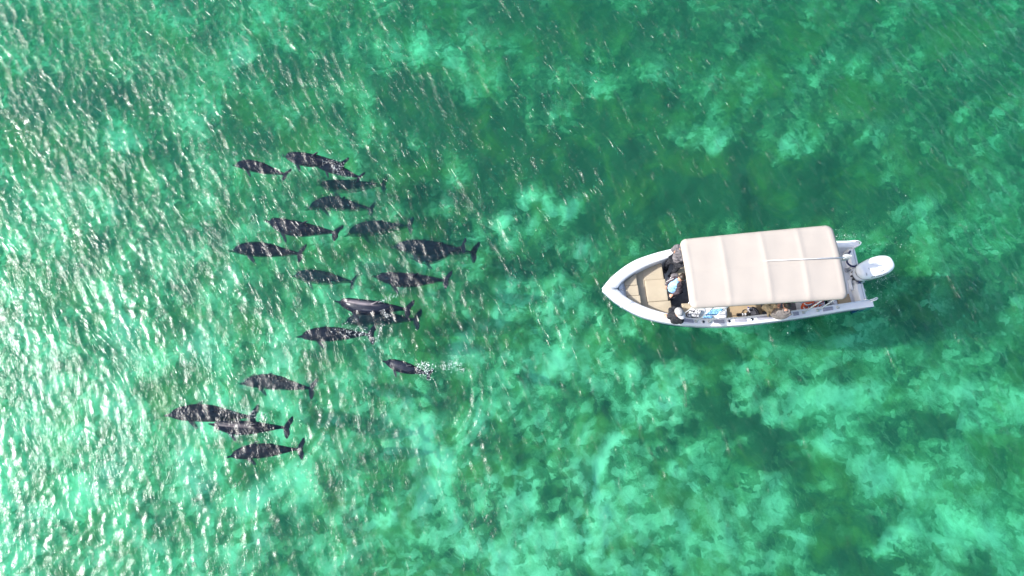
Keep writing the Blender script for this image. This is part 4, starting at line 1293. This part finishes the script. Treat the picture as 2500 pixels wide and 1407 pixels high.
mb = MB(); mb.tube([un(x, y_, z_) for x, y_, z_ in ((1811, 765, .44), (1814, 758, .44), (1820, 756, .44), (1826, 759, .46), (1829, 764, .5))], .008, 6); at_root(r, mb.build('neck_strap', M['black'], None, smooth=True))

# grey backpack behind the camera
pts = [(1826, 752), (1840, 749), (1849, 756), (1852, 768), (1836, 770), (1829, 764)]
c = sum((un(*p, .42) for p in pts), Vector()) / 6; r = empty('backpack', (c.x, c.y, .42)); tag(r, 'pale grey backpack with black straps on the tan bench beside the camera', 'backpack')
M['pack'] = plain('pale_grey_nylon', (0.36, 0.35, 0.38), 0.7, nscale=18, namt=0.15, bump=0.8, bscale=30)
at_root(r, soft([un(*p, .52) for p in pts], .422, .56, M['pack'], 'bag'))
for pp in ([(1836, 750), (1845, 753), (1851, 760), (1854, 768)], [(1841, 755), (1846, 761), (1849, 768)]):
    mb = MB(); mb.tube([un(x, y_, .575) for x, y_ in pp], .016 if pp[0][0] == 1836 else .009, 8); at_root(r, mb.build('strap', M['black'], None, smooth=True))
mb = MB(); mb.tube([un(x, y_, .58) for x, y_ in ((1828, 756), (1832, 758), (1838, 757))], .02, 8); at_root(r, mb.build('side_pocket', M['black'], None, smooth=True))
mb = MB(); mb.tube([un(x, y_, .585) for x, y_ in ((1825, 749.5), (1829, 752))], .014, 8); at_root(r, mb.build('blue_tab', plain('blue_plastic', (.03, .06, .4), .4), None, smooth=True))

# rolled grey bag beside the second person
a_, b_ = un(1638, 676, .86), un(1657, 674, .92)
mb = MB(); mb.tube([a_ + (b_ - a_) * t_ for t_ in (0, .04, .12, .5, .9, .97, 1.0)], [.03, .055, .07, .078, .07, .055, .03], 14)
r = mb.build('grey_bundle', M['grey_jacket'], None, smooth=True); tag(r, 'rolled grey bundle beside the person in the blue shirt', 'bundle')
# its stand: the seat back it lies on
p = L(1648, 676, .78); mb = MB(); mb.prism([(p.x - .08, p.y - .03), (p.x + .09, p.y - .03), (p.x + .09, p.y + .03), (p.x - .08, p.y + .03)], .30, .80, .015); mb.build('seat_back', M['liner'], boat, angle=35)

# ------------------------------------------------------------------ dolphins
t = NT('dolphin_skin')
sk = t.n('ShaderNodeAttribute', {'attribute_name': 'skin_co'}).outputs['Vector']
sx_ = t.n('ShaderNodeSeparateXYZ', None, Vector=sk)
mott = t.noise(sk, 14.0, 5, 0.6, 0.5)
back = t.mix(t.ramp(mott, [(0.35, 0.0), (0.65, 1.0)]), (0.005, 0.008, 0.018), (0.020, 0.024, 0.042))
flank = t.ramp(t.math('ADD', sx_.outputs['Z'], t.math('MULTIPLY', t.math('SUBTRACT', mott, 0.5), 0.5)), [(0.10, 1.0), (0.42, 0.0)])
col = t.mix(flank, back, (0.055, 0.060, 0.085))
scr = t.noise(t.mapped(sk, rot=(0, 0, 0.12), scale=(5, 90, 3)), 1.0, 3, 0.6, 0.3)
col = t.mix(t.math('MULTIPLY', t.ramp(scr, [(0.60, 0.0), (0.68, 1.0)]), 0.16), col, (0.30, 0.27, 0.29))
pb = t.n('ShaderNodeBsdfPrincipled', None, Base_Color=col, Roughness=0.48)
# wet skin only shines where it stands out of the water
wet = t.ramp(t.math('MULTIPLY', t.math('ADD', t.n('ShaderNodeSeparateXYZ', None, Vector=pos(t)).outputs['Z'], 0.01), 40.0), [(0.0, 0.0), (1.0, 1.0)])
t.put(pb.inputs['Specular IOR Level'], t.math('MULTIPLY', wet, 0.32)); t.put(pb.inputs['Coat Weight'], t.math('MULTIPLY', wet, t.ramp(t.noise(t.mapped(sk, scale=(6, 40, 5)), 1.0, 3, 0.6), [(0.45, 0.0), (0.62, 0.55)]))); pb.inputs['Coat Roughness'].default_value = 0.2
bp = t.n('ShaderNodeBump', None, Strength=0.7, Distance=0.012, Height=t.noise(t.mapped(sk, scale=(9, 26, 6)), 1.0, 4, 0.6))
t.put(pb.inputs['Normal'], bp); t.put(pb.inputs['Coat Normal'], bp); t.put(t.out.inputs[0], pb)
M['dolphin'] = t.m
def streaked_skin():
    m = M['dolphin'].copy(); m.name = 'dolphin_skin_streaked'; nt = m.node_tree
    t2 = NT.__new__(NT); t2.m = m; t2.t = nt
    p = [n for n in nt.nodes if n.type == 'BSDF_PRINCIPLED'][0]
    old = p.inputs['Base Color'].links[0].from_socket
    a = [n for n in nt.nodes if n.type == 'ATTRIBUTE'][0].outputs['Vector']
    s = t2.n('ShaderNodeSeparateXYZ', None, Vector=t2.n('ShaderNodeTexCoord').outputs['UV'])
    u = t2.n('ShaderNodeUVMap', {'uv_map': 'side'}); s = t2.n('ShaderNodeSeparateXYZ', None, Vector=u)
    along = t2.ramp(s.outputs[0], [(0.13, 0.0), (0.20, 1.0), (0.42, 1.0), (0.62, 0.0)])
    band = t2.ramp(s.outputs[1], [(0.34, 0.0), (0.44, 1.0), (0.58, 0.55), (0.66, 0.0)])
    hair = t2.ramp(t2.noise(t2.mapped(a, scale=(4, 120, 2)), 1.0, 4, 0.7, 0.4), [(0.38, 0.15), (0.60, 1.0)])
    f = t2.math('MULTIPLY', t2.math('MULTIPLY', along, band), hair)
    t2.put(p.inputs['Base Color'], t2.mix(f, old, (0.36, 0.31, 0.32)))
    return m
M['dolphin_streaked'] = streaked_skin()

dw = crom([0, .02, .05, .075, .10, .14, .20, .28, .38, .48, .58, .68, .78, .86, .93, .97], [.006, .013, .017, .024, .044, .062, .080, .094, .100, .096, .084, .060, .036, .020, .012, .009])
dh = crom([0, .02, .05, .075, .10, .14, .20, .28, .38, .48, .58, .68, .78, .86, .93, .97], [.005, .010, .014, .024, .050, .068, .085, .100, .106, .102, .090, .072, .052, .036, .020, .010])
dz = crom([0, .05, .075, .10, .14, .20, .38, .6, .8, .97], [-.028, -.026, -.018, -.004, .004, .006, 0, .004, .012, .012])


def dolphin_proto():
    mb = MB(); rings = []
    for x in [0, .006, .02, .035, .05, .065, .075, .085, .10, .12, .14, .17, .20, .24, .28, .33, .38, .43, .48, .53, .58, .63, .68, .73, .78, .82, .86, .90, .93, .955, .97]:
        rings.append([(x, dw(x) * math.cos(a), dz(x) + dh(x) * math.sin(a)) for a in [2 * PI * k / 24 for k in range(24)]])
    mb.loft(rings)
    def foil(secs):          # secs: (leading point, trailing point, thickness, thickness direction)
        rs = []
        for le, te, th_, n_ in secs:
            le, te, n_ = Vector(le), Vector(te), Vector(n_)
            prof = [(0, 0), (.08, .55), (.3, 1), (.6, .75), (.85, .35), (1, .02), (.85, -.35), (.6, -.75), (.3, -1), (.08, -.55)]
            rs.append([le + (te - le) * u_ + n_ * th_ * w_ for u_, w_ in prof])
        mb.loft(rs)
    for s_ in (1, -1):
        # flukes
        foil([((.888 + .070 * f ** 1.7, s_ * (.002 + .125 * f), .012), (.968 + .020 * f ** 1.5 + .020 * math.sin(PI * f) ** 2, s_ * (.002 + .125 * f), .012), .013 * (1 - f) + .0048, (0, 0, 1)) for f in (0, .12, .25, .4, .55, .7, .82, .92, 1.0)])
        # flippers
        foil([((.235 + .10 * f ** 1.1, s_ * (.065 + .105 * f), -.045 - .055 * f), (.300 + .065 * f + .012 * math.sin(PI * f), s_ * (.06 + .105 * f), -.05 - .055 * f), .011 * (1 - f) + .0045, (0, .4 * s_, 1)) for f in (0, .2, .4, .6, .8, .92, 1.0)])
    # dorsal fin
    foil([((.445 + .145 * f ** 1.0, 0, .070 + .115 * f), (.590 + .035 * f - .030 * math.sin(PI * f), 0, .070 + .115 * f), .013 * (1 - f) + .0045, (0, 1, 0)) for f in (0, .2, .4, .6, .75, .88, .96, 1.0)])
    me = remesh(mb.mesh('d'), .0058, 3)
    n = len(me.vertices); a = np.empty(n * 3, np.float32); me.vertices.foreach_get('co', a)
    ft = [list(p.vertices) for p in me.polygons]
    bpy.data.meshes.remove(me)
    return a.reshape(-1, 3), ft


DV, DF = dolphin_proto()
print('dolphin verts', len(DV))
xs_ = np.linspace(0, 1.03, 200)
hh_ = np.array([dh(min(x, .97)) for x in xs_]); zz_ = np.array([dz(min(x, .97)) for x in xs_])
rel = (DV[:, 2] - np.interp(DV[:, 0], xs_, zz_)) / np.maximum(.02, np.interp(DV[:, 0], xs_, hh_))
SKC = np.stack([DV[:, 0], DV[:, 1], rel * .5 + .5], -1)


def under(px, py, depth):
    """the spot at this depth that shows at this point of the picture"""
    c0 = un(px, py, 0); v = Vector((c0.x, c0.y, -CAM_H)).normalized(); h = math.hypot(v.x, v.y)
    s_ = h / 1.07; run = depth * s_ / math.sqrt(1 - s_ * s_)
    return Vector((c0.x + v.x / h * run, c0.y + v.y / h * run, -depth)) if depth > 0 else un(px, py, -depth)


def dolphin(i, hx, hy, tx, ty, dep_h, dep_t, bend, roll, fl, label, fat=1.0, fluke_up=0.0, lift=0.0):
    """depths are of the spine at head and tail; bend: sideways curve; fl: fluke pitch"""
    dep_h, dep_t = [d if d < .215 else (d * 1.3 + .03 if d < .35 else d * 1.5) for d in (dep_h, dep_t)]
    H, T_ = under(hx, hy, dep_h), under(tx, ty, dep_t)
    ln = (T_ - H).length; X = (T_ - H).normalized()
    up = Vector((0, 0, 1)); Y = up.cross(X).normalized(); Z = X.cross(Y)
    V = DV.copy()
    fl = fl * .55; fat = fat * .96; x, y, z = V[:, 0].copy(), V[:, 1] * np.where(V[:, 0] < .9, fat, 1.08), V[:, 2] * fat
    cr, sr = math.cos(roll), math.sin(roll)
    rl = roll * np.clip(1.1 - .0 * x, 0, 1); y, z = y * np.cos(rl) - z * np.sin(rl), y * np.sin(rl) + z * np.cos(rl)
    # fluke pitch around the stock
    k = np.clip((x - .86) / .08, 0, 1); k = k * k * (3 - 2 * k); ang = fl * k
    dx_ = x - .90; x2 = np.where(x > .86, .90 + dx_ * np.cos(ang) - (z - .012) * np.sin(ang) * 1.0, x)
    z2 = np.where(x > .86, .012 + (z - .012) * np.cos(ang) + dx_ * np.sin(ang), z)
    x, z = x2, z2
    u = x
    y = y + bend * 1.7 * (np.sin(PI * np.clip(u, 0, 1)) * .9 + .25 * np.sin(2 * PI * u))
    z = z + lift * np.sin(PI * np.clip(u, 0, 1))
    x = x / 1.0
    P_ = np.stack([x * ln, y * ln, z * ln], -1)
    R_ = np.array([[X.x, Y.x, Z.x], [X.y, Y.y, Z.y], [X.z, Y.z, Z.z]])
    Wd = P_ @ R_.T
    me = bpy.data.meshes.new('dolphin'); me.from_pydata([tuple(p) for p in Wd], [], DF); me.update()
    at_ = me.attributes.new('skin_co', 'FLOAT_VECTOR', 'POINT'); at_.data.foreach_set('vector', (SKC + np.array([i * 3.7, 0, 0])).astype(np.float32).ravel())
    uv = me.uv_layers.new(name='side'); li = np.empty(len(me.loops), np.int32); me.loops.foreach_get('vertex_index', li)
    uvv = np.stack([SKC[:, 0], SKC[:, 1] / .22 + .5], -1)[li].astype(np.float32); uv.data.foreach_set('uv', uvv.ravel())
    o = link('dolphin', me, M['dolphin_streaked'] if 'pale streaks' in label else M['dolphin'], None, True)
    o.location = H
    tag(o, label, 'dolphin', 'dolphins swimming in front of the boat')
    return o


SURF = -.02
DOLPHINS = [
    # hx, hy, tx, ty, depth head, depth tail, bend, roll, fluke pitch, label, fat, lift
    (687, 377, 848, 404, .225, .20, -.02, -.35, .35, 'dark dolphin at the surface, topmost of the pod, fin and fluke showing', 1.0, .035),
    (765, 402, 887, 437, .22, .16, .02, -.3, .7, 'dolphin half hidden under the topmost dolphin, dark fluke behind', 1.0, .0),
    (565, 401, 708, 430, .22, .20, .025, -.3, .6, 'small dark dolphin left of the topmost one', .95, .0),
    (768, 445, 948, 450, .75, .70, -.02, -.2, .5, 'blurred bluish dolphin in deeper water below the topmost dolphin', .95, .0),
    (740, 508, 920, 512, .60, .50, .05, -.3, .9, 'bluish dolphin just above the long black dolphin', 1.0, .0),
    (645, 534, 834, 572, .29, .22, -.03, -.35, .3, 'long black dolphin with broad dark fluke near the surface', 1.0, .01),
    (836, 572, 1014, 551, .80, .60, .03, -.2, .8, 'deep blue dolphin right behind the long black dolphin', 1.05, .0),
    (555, 611, 748, 622, .34, .26, .02, -.25, .7, 'dark dolphin farthest left in the middle of the pod', .95, .0),
    (950, 600, 1172, 620, .45, .40, .01, -.2, .8, 'large dolphin at the right end of the pod, nearest the boat', .88, .0),
    (1000, 628, 1142, 600, .70, .26, -.05, -.15, .5, 'second dolphin beside the large one nearest the boat, its fluke raised', .85, .0),
    (706, 670, 875, 690, .75, .55, .01, -.2, .8, 'faint dolphin in deeper water in the middle of the pod', 1.0, .0),
    (908, 672, 1104, 686, .28, .24, -.02, -.3, .9, 'dark dolphin alone in the right middle of the pod', .95, .0),
    (816, 732, 1010, 758, .195, .21, -.03, -.3, .6, 'dolphin breaking the surface with pale streaks along its back', 1.0, .03),
    (828, 790, 1032, 782, .70, .45, .035, -.2, .5, 'deep dolphin swimming just below the streaked one', .95, .0),
    (722, 822, 920, 818, .255, .25, .01, -.15, .35, 'black dolphin with water washing over its tail stock', .95, .03),
    (934, 880, 1056, 917, .14, .15, -.01, -.3, .6, 'smallest dolphin, splashing at the lower right of the pod', 1.15, .03),
    (580, 936, 776, 952, .40, .34, .03, -.2, .6, 'dolphin above the lowest three, with grey fluke', .95, .0),
    (396, 1014, 634, 1020, .24, .34, .02, -.15, .5, 'leftmost dolphin, partly covered by rushing water', .95, .0),
    (506, 1033, 716, 1045, .20, .24, -.02, -.2, .6, 'dolphin breaking the surface with pale streaks in the lower group', .88, .03),
    (550, 1116, 748, 1096, .24, .22, .02, -.15, .6, 'lowest dolphin of the pod', .95, .0),
]
for i, d in enumerate(DOLPHINS):
    hx, hy, tx, ty, dh_, dt_, bd, rl_, fl_, lb, ft_, lf_ = d
    dolphin(i, hx, hy, tx, ty, dh_, dt_, bd, rl_, fl_, lb, ft_, lift=lf_)

# ------------------------------------------------------------------ foam and splashed droplets
def height_at(x, y): return float(wave_height(np.array([[x]]), np.array([[y]]))[0, 0])


fp = []      # x, y, radius
def foam_arc(pts, width, n, r0, r1):
    P_ = [un(*p) for p in pts]
    for _ in range(n):
        u_ = random.random() * (len(P_) - 1); k = int(u_); p = P_[k].lerp(P_[k + 1], u_ - k)
        g1, g2 = random.gauss(0, width), random.gauss(0, width)
        fp.append((p.x + g1, p.y + g2, random.uniform(r0, r1) * random.choice((.5, .7, 1))))


foam_arc([(1018, 900), (1030, 890), (1046, 893), (1052, 905)], 0.057, 159, 0.0043, 0.0126)
foam_arc([(1022, 905), (1040, 912), (1045, 925)], 0.081, 122, 0.0043, 0.0118)
foam_arc([(1076, 900), (1092, 890), (1112, 893), (1132, 903)], 0.069, 159, 0.0036, 0.0118)
foam_arc([(1100, 875), (1120, 885), (1140, 920)], 0.184, 97, 0.0029, 0.0081)
foam_arc([(790, 395), (815, 398), (835, 410)], 0.081, 122, 0.0036, 0.0107)
foam_arc([(812, 405), (830, 425), (860, 436)], 0.034, 97, 0.0036, 0.0099)
foam_arc([(924, 738), (945, 730), (965, 722)], 0.034, 97, 0.0036, 0.0107)
foam_arc([(925, 745), (935, 765), (950, 775)], 0.034, 109, 0.0036, 0.0107)
foam_arc([(830, 800), (870, 812), (905, 825)], 0.103, 256, 0.0036, 0.0118)
foam_arc([(918, 840), (925, 815), (935, 790)], 0.034, 97, 0.0036, 0.0099)
foam_arc([(545, 1000), (580, 1000), (610, 998)], 0.069, 122, 0.0036, 0.0107)
foam_arc([(600, 1005), (640, 1020), (660, 1030)], 0.057, 109, 0.0036, 0.0107)
foam_arc([(515, 1045), (560, 1065), (640, 1062)], 0.034, 109, 0.0036, 0.0107)
foam_arc([(2040, 575), (2060, 580), (2085, 575)], 0.081, 54, 0.0039, 0.0115)
foam_arc([(2090, 600), (2120, 620), (2170, 610), (2240, 600)], 0.345, 133, 0.0039, 0.0101)
foam_arc([(2110, 690), (2140, 720), (2160, 770)], 0.253, 105, 0.0039, 0.0101)
foam_arc([(2140, 690), (2160, 680), (2190, 672)], 0.034, 72, 0.0039, 0.0101)
foam_arc([(1780, 808), (1900, 800), (2060, 780)], 0.103, 78, 0.0039, 0.0115)
foam_arc([(2180, 560), (2300, 590), (2400, 620)], 0.575, 62, 0.0039, 0.0094)
vs = []; fs = []
for x, y, r in fp:
    z = height_at(x, y) if len(vs) < 0 else 0.0
    fs.append((x, y, r))
FX = np.array([p[0] for p in fs]); FY = np.array([p[1] for p in fs]); FR = np.array([p[2] for p in fs])
FZ = wave_height(FX[None, :], FY[None, :])[0]
octa = np.array([(1, 0, 0), (.5, .8, 0), (-.6, .7, 0), (-1, -.1, 0), (-.4, -.9, 0), (.6, -.7, 0), (0, 0, .6), (0, 0, -.4)])
mb = MB()
for x, y, z, r in zip(FX, FY, FZ, FR):
    a = random.uniform(0, 2 * PI); st_ = random.uniform(.7, 1.8)
    R_ = Matrix.Rotation(a, 3, 'Z')
    pts = [R_ @ Vector((o[0] * r * st_, o[1] * r, o[2] * r)) + Vector((x, y, z + r * .25)) for o in octa]
    mb.add(pts, [(k, (k + 1) % 6, 6) for k in range(6)] + [((k + 1) % 6, k, 7) for k in range(6)])
mb2 = bpy.data.meshes.new('foam'); mb2.from_pydata(mb.v, [], mb.f); mb2.update()
M['foam'] = plain('foam_white', (0.82, 0.86, 0.86), 0.35)
link('foam', mb2, M['foam'], None, True, {'kind': 'stuff'})
print('foam', len(fp))
